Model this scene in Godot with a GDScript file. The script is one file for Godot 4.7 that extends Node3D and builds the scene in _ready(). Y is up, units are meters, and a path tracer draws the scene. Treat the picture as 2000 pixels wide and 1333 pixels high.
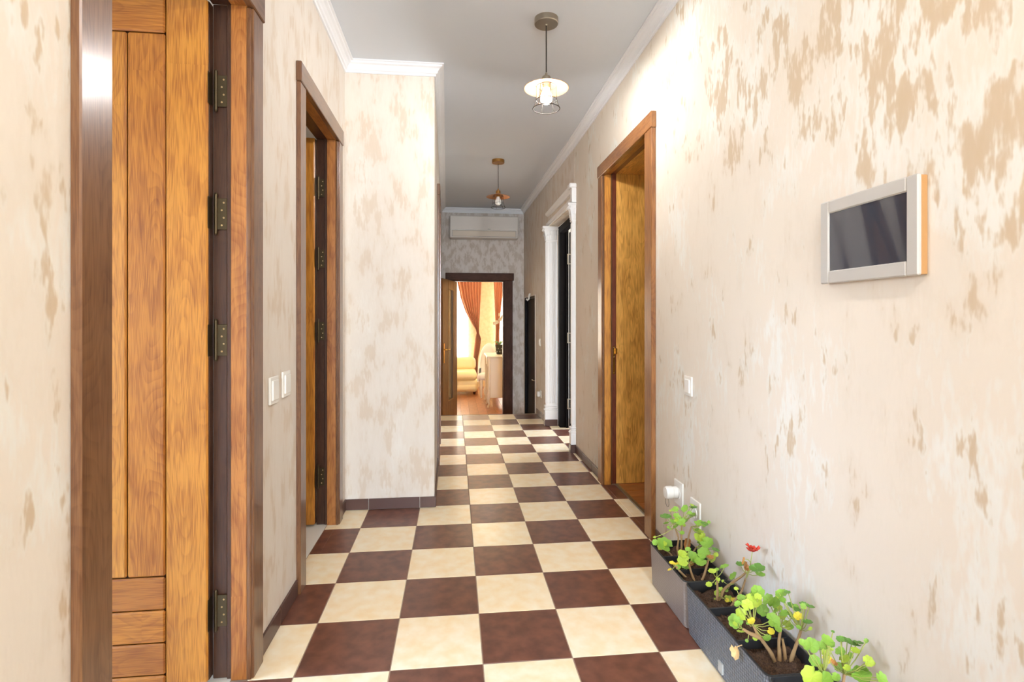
extends Node3D
# A hallway with a chequered tile floor. x runs to the right, y up, and the hall recedes towards -z.
# Lengths along the hall are written as a depth d (= -z), so V(x, y, d) is a point.

const CEIL := 2.69
const XL := -0.655          # left wall
const XR := 1.035           # right wall
const T := 0.30425          # tile pitch
const TX := 0.0946          # x of the grid line between columns -1 and 0
const TD := 1.7607          # depth of the grid line between rows -1 and 0
const EDGE := 6.345         # where the tiled floor ends at the steps
const LOW := -0.34          # floor level of the landing and of the far room
const BACK := 7.40          # wall at the end of the hall
const SKEW := 0.0212        # the far right wall leans in by this angle from the portal on
const BEND := 4.43          # depth at which it starts to

var M := {}
var used := {}
var rng := RandomNumberGenerator.new()

func _ready() -> void:
	rng.seed = 7
	make_view()
	make_materials()
	make_shell()
	make_floor()
	make_trim()
	make_doors()
	make_portal()
	make_far_room()
	make_pendants()
	make_fittings()
	make_planters()
	make_plants()

# ------------------------------------------------------------------ camera, sky, daylight, exposure
func make_view() -> void:
	var cam := Camera3D.new()
	cam.name = "camera"
	cam.projection = Camera3D.PROJECTION_FRUSTUM
	cam.near = 0.05
	cam.far = 60.0
	cam.size = 0.05 * 1333.0 / 1032.85
	cam.frustum_offset = Vector2(0, -0.05 * 43.35 / 1032.85)
	cam.position = Vector3(0, 1.15, 0)
	cam.rotation = Vector3(0, -0.1083, 0)
	add_child(cam)
	cam.current = true
	var env := Environment.new()
	var sky := Sky.new()
	var sm := ProceduralSkyMaterial.new()
	sm.sky_top_color = Color(0.62, 0.76, 0.95)
	sm.sky_horizon_color = Color(0.93, 0.95, 0.97)
	sm.ground_bottom_color = Color(0.55, 0.54, 0.5)
	sm.ground_horizon_color = Color(0.85, 0.86, 0.86)
	sm.sky_energy_multiplier = 3.0
	sm.ground_energy_multiplier = 2.0
	sky.sky_material = sm
	env.background_mode = Environment.BG_SKY
	env.sky = sky
	env.tonemap_mode = Environment.TONE_MAPPER_LINEAR
	env.tonemap_exposure = 1.95
	env.sdfgi_enabled = true
	env.ssao_enabled = true
	env.ssil_enabled = true
	var we := WorldEnvironment.new()
	we.name = "environment"
	we.environment = env
	add_child(we)
	# daylight that comes in through the glazed door behind the camera
	area("daylight_from_glazed_door", Vector3(0.19, 1.25, 5.38), Vector3(0, 0, 0), Vector2(1.3, 2.2), Color(0.89, 0.95, 1.0), 13.5)
	# daylight through the window of the room behind the white portal
	area("daylight_from_portal_room", V(3.26, 1.45, 5.2), Vector3(0, PI / 2, 0), Vector2(1.2, 1.5), Color(0.96, 0.98, 1.0), 4.0)
	# and through the window of the room behind the nearer left door
	area("daylight_from_left_room", V(-2.71, 1.4, 1.25), Vector3(0, -PI / 2, 0), Vector2(1.3, 1.5), Color(0.93, 0.96, 1.0), 0.75)
	# daylight through the two windows of the far room
	area("daylight_from_far_window", V(-0.55, 0.95, 11.52), Vector3(0, PI, 0), Vector2(1.4, 1.8), Color(1.0, 0.97, 0.92), 6.0)
	area("daylight_from_second_far_window", V(1.45, 0.95, 11.52), Vector3(0, PI, 0), Vector2(0.9, 1.8), Color(1.0, 0.97, 0.92), 3.5)

func area(called: String, at: Vector3, turn: Vector3, size: Vector2, c: Color, e: float) -> void:
	var l := AreaLight3D.new()
	l.name = called
	l.position = at
	l.rotation = turn
	l.area_size = size
	l.area_normalize_energy = true
	l.light_color = c
	l.light_energy = e
	l.area_range = 14.0
	l.area_attenuation = 2.0
	l.shadow_enabled = true
	add_child(l)

func bulb_light(called: String, at: Vector3, c: Color, e: float, size: float, parent: Node) -> void:
	var l := OmniLight3D.new()
	l.name = called
	l.position = at
	l.light_color = c
	l.light_energy = e
	l.light_size = size
	l.omni_range = 14.0
	l.omni_attenuation = 2.0
	l.shadow_enabled = true
	parent.add_child(l)

# ------------------------------------------------------------------ scene helpers
func xr(d: float) -> float:
	return XR - SKEW * (d - BEND)

func V(x: float, y: float, d: float) -> Vector3:
	return Vector3(x, y, -d)

func numbered(called: String) -> String:
	if not used.has(called):
		used[called] = 0
		return called
	used[called] += 1
	return "%s_%03d" % [called, used[called]]

func tag(o: Node, label: String, category: String, group := "", kind := "") -> void:
	if label:
		o.set_meta("label", label)
	if category:
		o.set_meta("category", category)
	if group:
		o.set_meta("group", group)
	if kind:
		o.set_meta("kind", kind)

func thing(called: String, at: Vector3, label: String, category: String, group := "", kind := "") -> Node3D:
	var o := Node3D.new()
	o.name = numbered(called)
	o.position = at
	add_child(o)
	tag(o, label, category, group, kind)
	return o

func begin() -> SurfaceTool:
	var st := SurfaceTool.new()
	st.begin(Mesh.PRIMITIVE_TRIANGLES)
	return st

func obj(called: String, st: SurfaceTool, m: Material, parent: Node = null) -> MeshInstance3D:
	return inst(called, st.commit(), m, parent)

func inst(called: String, mesh: Mesh, m: Material, parent: Node = null) -> MeshInstance3D:
	var o := MeshInstance3D.new()
	o.mesh = mesh
	o.material_override = m
	if parent == null:
		o.name = numbered(called)
		add_child(o)
	else:
		o.name = called
		parent.add_child(o, true)
	return o

# ------------------------------------------------------------------ shapes
func tri(st: SurfaceTool, a: Vector3, b: Vector3, c: Vector3, n: Vector3, ua: Vector2, ub: Vector2, uc: Vector2) -> void:
	if (b - a).cross(c - a).dot(n) > 0.0:
		var t := b
		b = c
		c = t
		var u := ub
		ub = uc
		uc = u
	st.set_normal(n)
	st.set_uv(ua)
	st.add_vertex(a)
	st.set_normal(n)
	st.set_uv(ub)
	st.add_vertex(b)
	st.set_normal(n)
	st.set_uv(uc)
	st.add_vertex(c)

func quad(st: SurfaceTool, p: Array, n: Vector3, uv: Array) -> void:
	tri(st, p[0], p[1], p[2], n, uv[0], uv[1], uv[2])
	tri(st, p[0], p[2], p[3], n, uv[0], uv[2], uv[3])

func box_uv(p: Vector3, axis: int, grain: int, off: Vector2) -> Vector2:
	var t1 := (axis + 1) % 3
	var t2 := (axis + 2) % 3
	if grain == t1:
		return Vector2(p[t2], p[t1]) + off
	if grain == t2:
		return Vector2(p[t1], p[t2]) + off
	return Vector2(p[t1], p[t2]) + off

# a box between two corners whose edges are chamfered; grain is the axis along which wood grain runs
func cbox(st: SurfaceTool, p: Vector3, q: Vector3, bev := 0.0, grain := 1, off := Vector2.ZERO) -> void:
	var lo := Vector3(minf(p.x, q.x), minf(p.y, q.y), minf(p.z, q.z))
	var hi := Vector3(maxf(p.x, q.x), maxf(p.y, q.y), maxf(p.z, q.z))
	bev = minf(bev, 0.45 * minf(hi.x - lo.x, minf(hi.y - lo.y, hi.z - lo.z)))
	var ends := [lo, hi]
	for a in 3:
		var b := (a + 1) % 3
		var c := (a + 2) % 3
		for s in 2:
			var n := Vector3.ZERO
			n[a] = 1.0 if s else -1.0
			var pts := []
			var uvs := []
			for k in [[0, 0], [1, 0], [1, 1], [0, 1]]:
				var v := Vector3.ZERO
				v[a] = ends[s][a]
				v[b] = ends[k[0]][b] + (bev if k[0] == 0 else -bev)
				v[c] = ends[k[1]][c] + (bev if k[1] == 0 else -bev)
				pts.append(v)
				uvs.append(box_uv(v, a, grain, off))
			quad(st, pts, n, uvs)
	if bev <= 0.0:
		return
	for a in 3:
		var b := (a + 1) % 3
		var c := (a + 2) % 3
		for s in 2:
			for t in 2:
				# the edge along axis c where the faces of axes a and b meet
				var n := Vector3.ZERO
				n[a] = 1.0 if s else -1.0
				n[b] = 1.0 if t else -1.0
				n = n.normalized()
				var pts := []
				var uvs := []
				for k in [[0, 0], [0, 1], [1, 1], [1, 0]]:
					var v := Vector3.ZERO
					v[c] = ends[k[1]][c] + (bev if k[1] == 0 else -bev)
					v[a] = ends[s][a] - (n[a] / absf(n[a]) * bev if k[0] == 1 else 0.0)
					v[b] = ends[t][b] - (n[b] / absf(n[b]) * bev if k[0] == 0 else 0.0)
					pts.append(v)
					uvs.append(box_uv(v, a, grain, off))
				quad(st, pts, n, uvs)
	for sx in 2:
		for sy in 2:
			for sz in 2:
				var g := Vector3(1.0 if sx else -1.0, 1.0 if sy else -1.0, 1.0 if sz else -1.0)
				var e := Vector3(ends[sx].x, ends[sy].y, ends[sz].z)
				var a := e - Vector3(0, g.y, g.z) * bev
				var b := e - Vector3(g.x, 0, g.z) * bev
				var c := e - Vector3(g.x, g.y, 0) * bev
				tri(st, a, b, c, g.normalized(), box_uv(a, 0, grain, off), box_uv(b, 0, grain, off), box_uv(c, 0, grain, off))

# cbox in hall coordinates
func hbox(st: SurfaceTool, x0: float, x1: float, y0: float, y1: float, d0: float, d1: float, bev := 0.0, grain := 1, off := Vector2.ZERO) -> void:
	cbox(st, Vector3(x0, y0, -d1), Vector3(x1, y1, -d0), bev, grain, off)

func part_box(called: String, parent: Node, m: Material, x0: float, x1: float, y0: float, y1: float, d0: float, d1: float, bev := 0.002, grain := 1) -> MeshInstance3D:
	var st := begin()
	hbox(st, x0, x1, y0, y1, d0, d1, bev, grain, Vector2(rng.randf() * 3.0, rng.randf() * 3.0))
	return obj(called, st, m, parent)

# a wall piece whose uv is metres: (depth, height) on the long faces, (x, height) on the cross faces
func wbox(st: SurfaceTool, x0: float, x1: float, y0: float, y1: float, d0: float, d1: float) -> void:
	for s in [x0, x1]:
		var n := Vector3(-1.0 if s == x0 else 1.0, 0, 0)
		quad(st, [V(s, y0, d0), V(s, y0, d1), V(s, y1, d1), V(s, y1, d0)], n, [Vector2(d0, y0), Vector2(d1, y0), Vector2(d1, y1), Vector2(d0, y1)])
	for s in [d0, d1]:
		var n := Vector3(0, 0, 1.0 if s == d0 else -1.0)
		quad(st, [V(x0, y0, s), V(x1, y0, s), V(x1, y1, s), V(x0, y1, s)], n, [Vector2(x0, y0), Vector2(x1, y0), Vector2(x1, y1), Vector2(x0, y1)])
	for s in [y0, y1]:
		var n := Vector3(0, -1.0 if s == y0 else 1.0, 0)
		quad(st, [V(x0, s, d0), V(x1, s, d0), V(x1, s, d1), V(x0, s, d1)], n, [Vector2(x0, d0), Vector2(x1, d0), Vector2(x1, d1), Vector2(x0, d1)])

# a surface from a grid of points, smooth normals
func grid(st: SurfaceTool, rows: Array, close_u := false) -> void:
	var nr := rows.size()
	var nc: int = rows[0].size()
	var nrm := []
	for i in nr:
		var line := []
		for j in nc:
			var jm := (j - 1 + nc) % nc if close_u else maxi(j - 1, 0)
			var jp := (j + 1) % nc if close_u else mini(j + 1, nc - 1)
			var du: Vector3 = rows[i][jp] - rows[i][jm]
			var dv: Vector3 = rows[mini(i + 1, nr - 1)][j] - rows[maxi(i - 1, 0)][j]
			line.append(du.cross(dv).normalized())
		nrm.append(line)
	for i in nr - 1:
		for j in (nc if close_u else nc - 1):
			var k := (j + 1) % nc
			var ids := [[i, j], [i, k], [i + 1, k], [i + 1, j]]
			for t in [[0, 1, 2], [0, 2, 3]]:
				var a: Vector3 = rows[ids[t[0]][0]][ids[t[0]][1]]
				var b: Vector3 = rows[ids[t[1]][0]][ids[t[1]][1]]
				var c: Vector3 = rows[ids[t[2]][0]][ids[t[2]][1]]
				var order: Array = t.duplicate()
				var n: Vector3 = nrm[ids[t[0]][0]][ids[t[0]][1]]
				if (b - a).cross(c - a).dot(n) > 0.0:
					order = [t[0], t[2], t[1]]
				for o in order:
					var at: Array = ids[o]
					st.set_normal(nrm[at[0]][at[1]])
					st.set_uv(Vector2(float(j + (1 if o == 1 or o == 2 else 0)) / nc, float(at[0]) / nr))
					st.add_vertex(rows[at[0]][at[1]])

# turned shape: profile of (radius, height) from top to bottom or the other way
func lathe(st: SurfaceTool, at: Vector3, prof: Array, segs := 24) -> void:
	for i in prof.size() - 1:
		var p: Vector2 = prof[i]
		var q: Vector2 = prof[i + 1]
		var dir := q - p
		if dir.length() < 1e-6:
			continue
		var n2 := Vector2(dir.y, -dir.x).normalized()
		for j in segs:
			var a0 := TAU * j / segs
			var a1 := TAU * (j + 1) / segs
			var c0 := Vector3(cos(a0), 0, sin(a0))
			var c1 := Vector3(cos(a1), 0, sin(a1))
			var pts := [at + c0 * p.x + Vector3(0, p.y, 0), at + c1 * p.x + Vector3(0, p.y, 0), at + c1 * q.x + Vector3(0, q.y, 0), at + c0 * q.x + Vector3(0, q.y, 0)]
			var nn := [c0 * n2.x + Vector3(0, n2.y, 0), c1 * n2.x + Vector3(0, n2.y, 0)]
			for t in [[0, 1, 2], [0, 2, 3]]:
				var order: Array = t
				var g: Vector3 = (pts[t[1]] - pts[t[0]]).cross(pts[t[2]] - pts[t[0]])
				if g.dot(nn[0]) > 0.0:
					order = [t[0], t[2], t[1]]
				for o in order:
					st.set_normal(nn[0] if o == 0 or o == 3 else nn[1])
					st.set_uv(Vector2(float(j) / segs, pts[o].y))
					st.add_vertex(pts[o])

func tube(st: SurfaceTool, pts: Array, radii: Array, segs := 8, closed := false) -> void:
	var rows := []
	var n := pts.size()
	var side := Vector3.ZERO
	for i in n:
		var dir: Vector3
		if closed:
			dir = (pts[(i + 1) % n] - pts[(i - 1 + n) % n]).normalized()
		else:
			dir = (pts[mini(i + 1, n - 1)] - pts[maxi(i - 1, 0)]).normalized()
		if side == Vector3.ZERO:
			side = dir.cross(Vector3.UP if absf(dir.y) < 0.9 else Vector3.RIGHT).normalized()
		else:
			side = (side - dir * side.dot(dir)).normalized()
		var up := dir.cross(side)
		var r: float = radii[mini(i, radii.size() - 1)]
		var ring := []
		for j in segs:
			var a := TAU * j / segs
			ring.append(pts[i] + (side * cos(a) + up * sin(a)) * r)
		rows.append(ring)
	if closed:
		rows.append(rows[0])
	grid(st, rows, true)
	if not closed:
		for e in [0, n - 1]:
			var dir: Vector3 = (pts[0] - pts[1]).normalized() if e == 0 else (pts[n - 1] - pts[n - 2]).normalized()
			for j in segs:
				tri(st, pts[e], rows[e][j], rows[e][(j + 1) % segs], dir, Vector2.ZERO, Vector2.ZERO, Vector2.ZERO)

func ring_points(at: Vector3, r: float, segs: int) -> Array:
	var out := []
	for j in segs:
		var a := TAU * j / segs
		out.append(at + Vector3(cos(a) * r, 0, sin(a) * r))
	return out

# a box with round edges of radius r, smooth
func rbox(st: SurfaceTool, at: Vector3, size: Vector3, r: float, k := 3) -> void:
	var h := size / 2.0
	r = minf(r, minf(h.x, minf(h.y, h.z)) * 0.98)
	for a in 3:
		var b := (a + 1) % 3
		var c := (a + 2) % 3
		for s in [-1.0, 1.0]:
			var pb := []
			var pc := []
			for i in k + 1:
				pb.append(-h[b] + r * i / k)
				pc.append(-h[c] + r * i / k)
			for i in k + 1:
				pb.append(h[b] - r * (k - i) / float(k))
				pc.append(h[c] - r * (k - i) / float(k))
			var pos := []
			var nrm := []
			for u in pb:
				var lp := []
				var ln := []
				for v in pc:
					var p := Vector3.ZERO
					p[a] = s * h[a]
					p[b] = u
					p[c] = v
					var q := p.clamp(-(h - Vector3.ONE * r), h - Vector3.ONE * r)
					var n := (p - q).normalized()
					lp.append(at + q + n * r)
					ln.append(n)
				pos.append(lp)
				nrm.append(ln)
			for i in pb.size() - 1:
				for j in pc.size() - 1:
					for t in [[[i, j], [i + 1, j], [i + 1, j + 1]], [[i, j], [i + 1, j + 1], [i, j + 1]]]:
						var A: Vector3 = pos[t[0][0]][t[0][1]]
						var B: Vector3 = pos[t[1][0]][t[1][1]]
						var C: Vector3 = pos[t[2][0]][t[2][1]]
						var g := (B - A).cross(C - A)
						if g.length() < 1e-12:
							continue
						var order: Array = t
						if g.dot(nrm[t[0][0]][t[0][1]]) > 0.0:
							order = [t[0], t[2], t[1]]
						for o in order:
							st.set_normal(nrm[o[0]][o[1]])
							st.set_uv(Vector2(pos[o[0]][o[1]][b], pos[o[0]][o[1]][c]))
							st.add_vertex(pos[o[0]][o[1]])

# a moulding: profile of (out from the wall, height) swept along a line of (x, depth) corners, room on the right-hand side of the way
func moulding(st: SurfaceTool, way: Array, prof: Array) -> void:
	var lines := []
	for i in way.size():
		var p: Vector2 = way[i]
		var d0: Vector2 = (p - way[i - 1]).normalized() if i > 0 else (way[1] - p).normalized()
		var d1: Vector2 = (way[i + 1] - p).normalized() if i < way.size() - 1 else d0
		var n0 := Vector2(d0.y, -d0.x)
		var n1 := Vector2(d1.y, -d1.x)
		var m := (n0 + n1) / (1.0 + n0.dot(n1))
		var line := []
		for q in prof:
			var at: Vector2 = p + m * q.x
			line.append(V(at.x, q.y, at.y))
		lines.append(line)
	for i in way.size() - 1:
		for j in prof.size() - 1:
			var pts := [lines[i][j], lines[i + 1][j], lines[i + 1][j + 1], lines[i][j + 1]]
			var along: Vector3 = (pts[1] - pts[0]).normalized()
			var up: Vector3 = (pts[3] - pts[0]).normalized()
			var n := along.cross(up).normalized()
			var d: Vector2 = (way[i + 1] - way[i]).normalized()
			var out := Vector3(d.y, 0, d.x)
			if n.dot(out) < 0.0 or (absf(n.dot(out)) < 0.01 and n.y > 0.0):
				n = -n
			var l: float = (pts[1] - pts[0]).length()
			quad(st, pts, n, [Vector2(0, j * 0.01), Vector2(l, j * 0.01), Vector2(l, j * 0.01 + 0.01), Vector2(0, j * 0.01 + 0.01)])

# ------------------------------------------------------------------ textures and materials
func noise_bytes(w: int, h: int, sd: int, freq: float, octaves: int, stretch := 1.0) -> PackedByteArray:
	var n := FastNoiseLite.new()
	n.noise_type = FastNoiseLite.TYPE_SIMPLEX_SMOOTH
	n.seed = sd
	n.frequency = freq
	n.fractal_octaves = octaves
	var im := n.get_seamless_image(w, int(h / stretch), false, false, 0.12)
	im.convert(Image.FORMAT_L8)
	if stretch != 1.0:
		im.resize(w, h, Image.INTERPOLATE_CUBIC)
	return im.get_data()

func smooth(a: float, b: float, x: float) -> float:
	x = clampf((x - a) / (b - a), 0.0, 1.0)
	return x * x * (3.0 - 2.0 * x)

# brushed plaster: a cream coat through which a tan ground shows in ragged, downward-brushed patches.
# hot lists the places where the ground shows more: [column, row, half width, half height, amount] as shares of the picture
func plaster(w: int, h: int, sd: int, px: float, threshold: float, strength: float, coat: Color, pale: Color, ground: Color, hot: Array) -> Array:
	var mid := noise_bytes(w, h, sd, 0.065 / px, 4, 4.2)
	var fine := noise_bytes(w, h, sd + 1, 0.16 / px, 3, 3.5)
	var cloud := noise_bytes(w, h, sd + 2, 0.015 / px, 5, 1.7)
	var big := noise_bytes(w, h, sd + 3, 0.0045 / px, 3, 1.4)
	var gx := []
	var gy := []
	for s in hot:
		var ax := PackedFloat32Array()
		ax.resize(w)
		for i in w:
			var t: float = (float(i) / w - s[0]) / s[2]
			ax[i] = exp(-t * t) * s[4]
		gx.append(ax)
		var ay := PackedFloat32Array()
		ay.resize(h)
		for j in h:
			var t: float = (float(j) / h - s[1]) / s[3]
			ay[j] = exp(-t * t)
		gy.append(ay)
	var out := PackedByteArray()
	out.resize(w * h * 3)
	var relief := PackedByteArray()
	relief.resize(w * h)
	var cr := coat.r * 255.0
	var cg := coat.g * 255.0
	var cb := coat.b * 255.0
	var pr := pale.r * 255.0
	var pg := pale.g * 255.0
	var pb := pale.b * 255.0
	var tr := ground.r * 255.0
	var tg := ground.g * 255.0
	var tb := ground.b * 255.0
	var k := 0
	for j in h:
		for i in w:
			var t := (0.30 * mid[k] + 0.17 * fine[k] + 0.53 * cloud[k]) / 255.0 - threshold + (big[k] - 128) * 0.0006
			var more := 0.0
			for s in hot.size():
				more += gx[s][i] * gy[s][j]
			t += more
			var b := clampf(t / 0.13 + 0.5, 0.0, 1.0)
			b = b * b * (3.0 - 2.0 * b) * strength
			var soft := clampf((t + 0.2) / 0.36, 0.0, 1.0) * 0.22
			b = minf(b + soft, 1.0)
			var p := clampf(((big[k] + cloud[k] * 0.5 + mid[k] * 0.6 + fine[k] * 0.3) / 612.0 + more * 0.9 - 0.54) / 0.12, 0.0, 1.0)
			var q := (1.0 - b) * (1.0 - p)
			var r := (1.0 - b) * p
			out[k * 3] = int(cr * q + pr * r + tr * b)
			out[k * 3 + 1] = int(cg * q + pg * r + tg * b)
			out[k * 3 + 2] = int(cb * q + pb * r + tb * b)
			relief[k] = int(clampf(170.0 - b * 90.0 + (fine[k] - 128) * 0.2 + (mid[k] - 128) * 0.25, 0.0, 255.0))
			k += 1
	return [ImageTexture.create_from_image(Image.create_from_data(w, h, false, Image.FORMAT_RGB8, out)), ImageTexture.create_from_image(Image.create_from_data(w, h, false, Image.FORMAT_L8, relief))]

func wood_texture(sd: int) -> ImageTexture:
	var w := 512
	var h := 2048
	var low := FastNoiseLite.new()
	low.seed = sd
	low.noise_type = FastNoiseLite.TYPE_SIMPLEX_SMOOTH
	low.frequency = 0.006
	low.fractal_octaves = 2
	var fine := noise_bytes(w, h, sd + 5, 0.3, 2, 24.0)
	var mid := noise_bytes(w, h, sd + 6, 0.06, 2, 14.0)
	var stain := noise_bytes(w, h, sd + 7, 0.008, 3, 2.0)
	var out := PackedByteArray()
	out.resize(w * h * 3)
	var k := 0
	for j in h:
		var y := 1024.0 - absf(j - 1024.0)
		for i in w:
			var x := 256.0 - absf(i - 256.0)
			var v := low.get_noise_2d(x, y * 0.16) * 9.0 + x * 0.035
			var ring := v - floorf(v)
			ring = ring * ring * (1.0 if ring < 0.9 else (1.0 - ring) * 10.0)
			var dark := 0.17 * ring + (fine[k] - 128) * 0.0022 + (mid[k] - 128) * 0.0013 + (stain[k] - 128) * 0.0014 + 0.10
			dark = clampf(dark, 0.0, 1.0)
			out[k * 3] = int(255.0 * (1.0 - 0.52 * dark))
			out[k * 3 + 1] = int(255.0 * (1.0 - 0.70 * dark))
			out[k * 3 + 2] = int(255.0 * (1.0 - 0.86 * dark))
			k += 1
	return ImageTexture.create_from_image(Image.create_from_data(w, h, false, Image.FORMAT_RGB8, out))

func mat(c: Color, rough := 0.6, metal := 0.0) -> StandardMaterial3D:
	var m := StandardMaterial3D.new()
	m.albedo_color = c
	m.roughness = rough
	m.metallic = metal
	m.cull_mode = BaseMaterial3D.CULL_DISABLED
	return m

func rgb8(r: int, g: int, b: int) -> Color:
	return Color8(r, g, b)

func wood(tex: Texture2D, c: Color, rough: float, coat := 0.0, coat_rough := 0.2) -> StandardMaterial3D:
	var m := mat(c, rough)
	m.albedo_texture = tex
	m.uv1_scale = Vector3(1.0 / 0.5, 1.0 / 2.2, 1)
	if coat > 0.0:
		m.clearcoat_enabled = true
		m.clearcoat = coat
		m.clearcoat_roughness = coat_rough
	return m

func plaster_mat(t: Array, wm: float, hm: float, off: Vector3) -> StandardMaterial3D:
	var m := mat(Color.WHITE, 0.75)
	m.albedo_texture = t[0]
	m.uv1_scale = Vector3(1.0 / wm, 1.0 / hm, 1)
	m.uv1_offset = off
	m.heightmap_enabled = true
	m.heightmap_texture = t[1]
	m.heightmap_scale = 0.12
	return m

func mottled(lo: Color, hi: Color, sd: int, freq: float, size_m: float, rough: float) -> StandardMaterial3D:
	var n := FastNoiseLite.new()
	n.seed = sd
	n.noise_type = FastNoiseLite.TYPE_SIMPLEX_SMOOTH
	n.frequency = freq
	n.fractal_octaves = 5
	var g := Gradient.new()
	g.offsets = PackedFloat32Array([0.15, 0.5, 0.85])
	g.colors = PackedColorArray([lo, lo.lerp(hi, 0.55), hi])
	var t := NoiseTexture2D.new()
	t.width = 512
	t.height = 512
	t.seamless = true
	t.noise = n
	t.color_ramp = g
	var m := mat(Color.WHITE, rough)
	m.albedo_texture = t
	m.uv1_triplanar = true
	m.uv1_world_triplanar = true
	m.uv1_scale = Vector3.ONE / size_m
	return m

func make_materials() -> void:
	# the near right wall has its own sheet of plaster: the tan ground shows most round the wall panel
	var right := plaster(2048, 1280, 11, 1.0, 0.70, 0.62, rgb8(221, 209, 193), rgb8(226, 223, 214), rgb8(192, 166, 134),
		[[0.29, 0.69, 0.13, 0.085, 0.185], [0.14, 0.62, 0.07, 0.12, 0.17], [0.085, 0.52, 0.03, 0.25, 0.14], [0.24, 0.86, 0.2, 0.12, 0.10]])
	M.wall_left_near = plaster_mat(right, 4.2, 2.7, Vector3(-0.16, 0.06, 0))
	M.wall_right = plaster_mat(right, 4.2, 2.7, Vector3(-0.5 / 4.2, 0, 0))
	var soft := plaster(1024, 1024, 31, 1.0, 0.575, 0.26, rgb8(220, 210, 198), rgb8(227, 221, 212), rgb8(194, 168, 140), [])
	M.wall = plaster_mat(soft, 2.1, 2.7, Vector3.ZERO)
	var grey := plaster(512, 512, 47, 0.5, 0.53, 0.45, rgb8(216, 208, 202), rgb8(226, 222, 218), rgb8(180, 164, 150), [])
	M.wall_back = plaster_mat(grey, 1.6, 1.6, Vector3.ZERO)
	M.paint = mat(rgb8(228, 220, 208), 0.85)
	M.ceiling = mat(rgb8(214, 218, 224), 0.8)
	M.cornice = mat(rgb8(236, 236, 238), 0.6)
	var w1 := wood_texture(3)
	var w2 := wood_texture(71)
	M.oak = wood(w1, rgb8(214, 146, 54), 0.42, 0.25, 0.3)
	M.oak_b = wood(w2, rgb8(202, 132, 46), 0.42, 0.25, 0.3)
	M.oak_c = wood(w1, rgb8(184, 116, 41), 0.42, 0.25, 0.3)
	M.casing = wood(w2, rgb8(118, 79, 47), 0.36, 0.6, 0.2)
	M.casing_warm = wood(w2, rgb8(156, 104, 54), 0.36, 0.5, 0.2)
	M.oak_pale = wood(w1, rgb8(255, 196, 100), 0.42, 0.25, 0.3)
	M.jamb_oak = wood(w2, rgb8(176, 114, 52), 0.4, 0.3, 0.25)
	M.leaf_far = wood(w1, rgb8(134, 84, 40), 0.4, 0.2, 0.25)
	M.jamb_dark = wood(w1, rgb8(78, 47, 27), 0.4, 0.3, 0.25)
	M.jamb_red = wood(w1, rgb8(128, 62, 34), 0.4, 0.3, 0.25)
	M.wenge = wood(w2, rgb8(82, 50, 33), 0.45)
	M.black_wood = mat(rgb8(22, 20, 22), 0.6)
	M.wenge.metallic_specular = 0.25
	M.black_wood.metallic_specular = 0.25
	M.floor_wood = wood(w1, rgb8(186, 116, 66), 0.3, 0.4, 0.15)
	M.floor_wood_b = wood(w2, rgb8(170, 102, 56), 0.3, 0.4, 0.15)
	M.tile_dark = mottled(rgb8(94, 55, 42), rgb8(122, 75, 57), 5, 0.022, 0.9, 0.4)
	M.tile_light = mottled(rgb8(250, 224, 178), rgb8(255, 240, 210), 8, 0.02, 0.9, 0.4)
	for m in [M.tile_dark, M.tile_light]:
		m.clearcoat_enabled = true
		m.clearcoat = 0.25
		m.clearcoat_roughness = 0.16
	M.grout = mat(rgb8(166, 142, 122), 0.9)
	M.skirting = mat(rgb8(84, 56, 48), 0.35)
	M.tile_white = mat(rgb8(236, 232, 222), 0.3)
	M.steel = mat(rgb8(150, 146, 138), 0.35, 0.9)
	M.hinge = mat(rgb8(92, 80, 60), 0.38, 0.9)
	M.screw = mat(rgb8(206, 178, 130), 0.3, 0.9)
	M.brass = mat(rgb8(220, 170, 80), 0.22, 1.0)
	M.nickel = mat(rgb8(168, 158, 142), 0.3, 1.0)
	M.bronze = mat(rgb8(176, 130, 72), 0.32, 0.9)
	M.copper = mat(rgb8(196, 140, 96), 0.38, 0.8)
	M.cage = mat(rgb8(64, 60, 56), 0.4, 0.7)
	M.white = mat(rgb8(238, 236, 232), 0.4)
	M.plaster_white = mat(rgb8(240, 239, 238), 0.55)
	M.white_plastic = mat(rgb8(230, 226, 218), 0.35)
	M.grey_plastic = mat(rgb8(214, 206, 198), 0.4)
	M.flap = mat(rgb8(206, 192, 174), 0.4)
	M.seam = mat(rgb8(90, 84, 78), 0.6)
	M.frame_silver = mat(rgb8(192, 187, 180), 0.34, 0.15)
	M.screen = mat(rgb8(58, 62, 72), 0.06)
	M.screen.clearcoat_enabled = true
	M.screen.clearcoat = 1.0
	M.screen.clearcoat_roughness = 0.03
	M.frame_oak = mat(rgb8(172, 126, 76), 0.5)
	M.bulb_off = mat(rgb8(246, 246, 242), 0.25)
	M.bulb_on = mat(rgb8(250, 248, 240), 0.4)
	M.bulb_on.emission_enabled = true
	M.bulb_on.emission = Color(1.0, 0.95, 0.88)
	M.bulb_on.emission_energy_multiplier = 6.0
	M.glass = mat(Color(0.9, 0.95, 0.95, 0.08), 0.02)
	M.glass.transparency = BaseMaterial3D.TRANSPARENCY_ALPHA
	M.door_glass = mat(rgb8(150, 128, 96), 0.25)
	# far room
	M.yellow_wall = mottled(rgb8(234, 208, 160), rgb8(244, 222, 182), 21, 0.02, 1.0, 0.85)
	M.leather = mat(rgb8(240, 218, 160), 0.38)
	M.curtain = mat(rgb8(214, 146, 106), 0.7)
	M.curtain.backlight_enabled = true
	M.curtain.backlight = Color(0.3, 0.19, 0.11)
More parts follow.
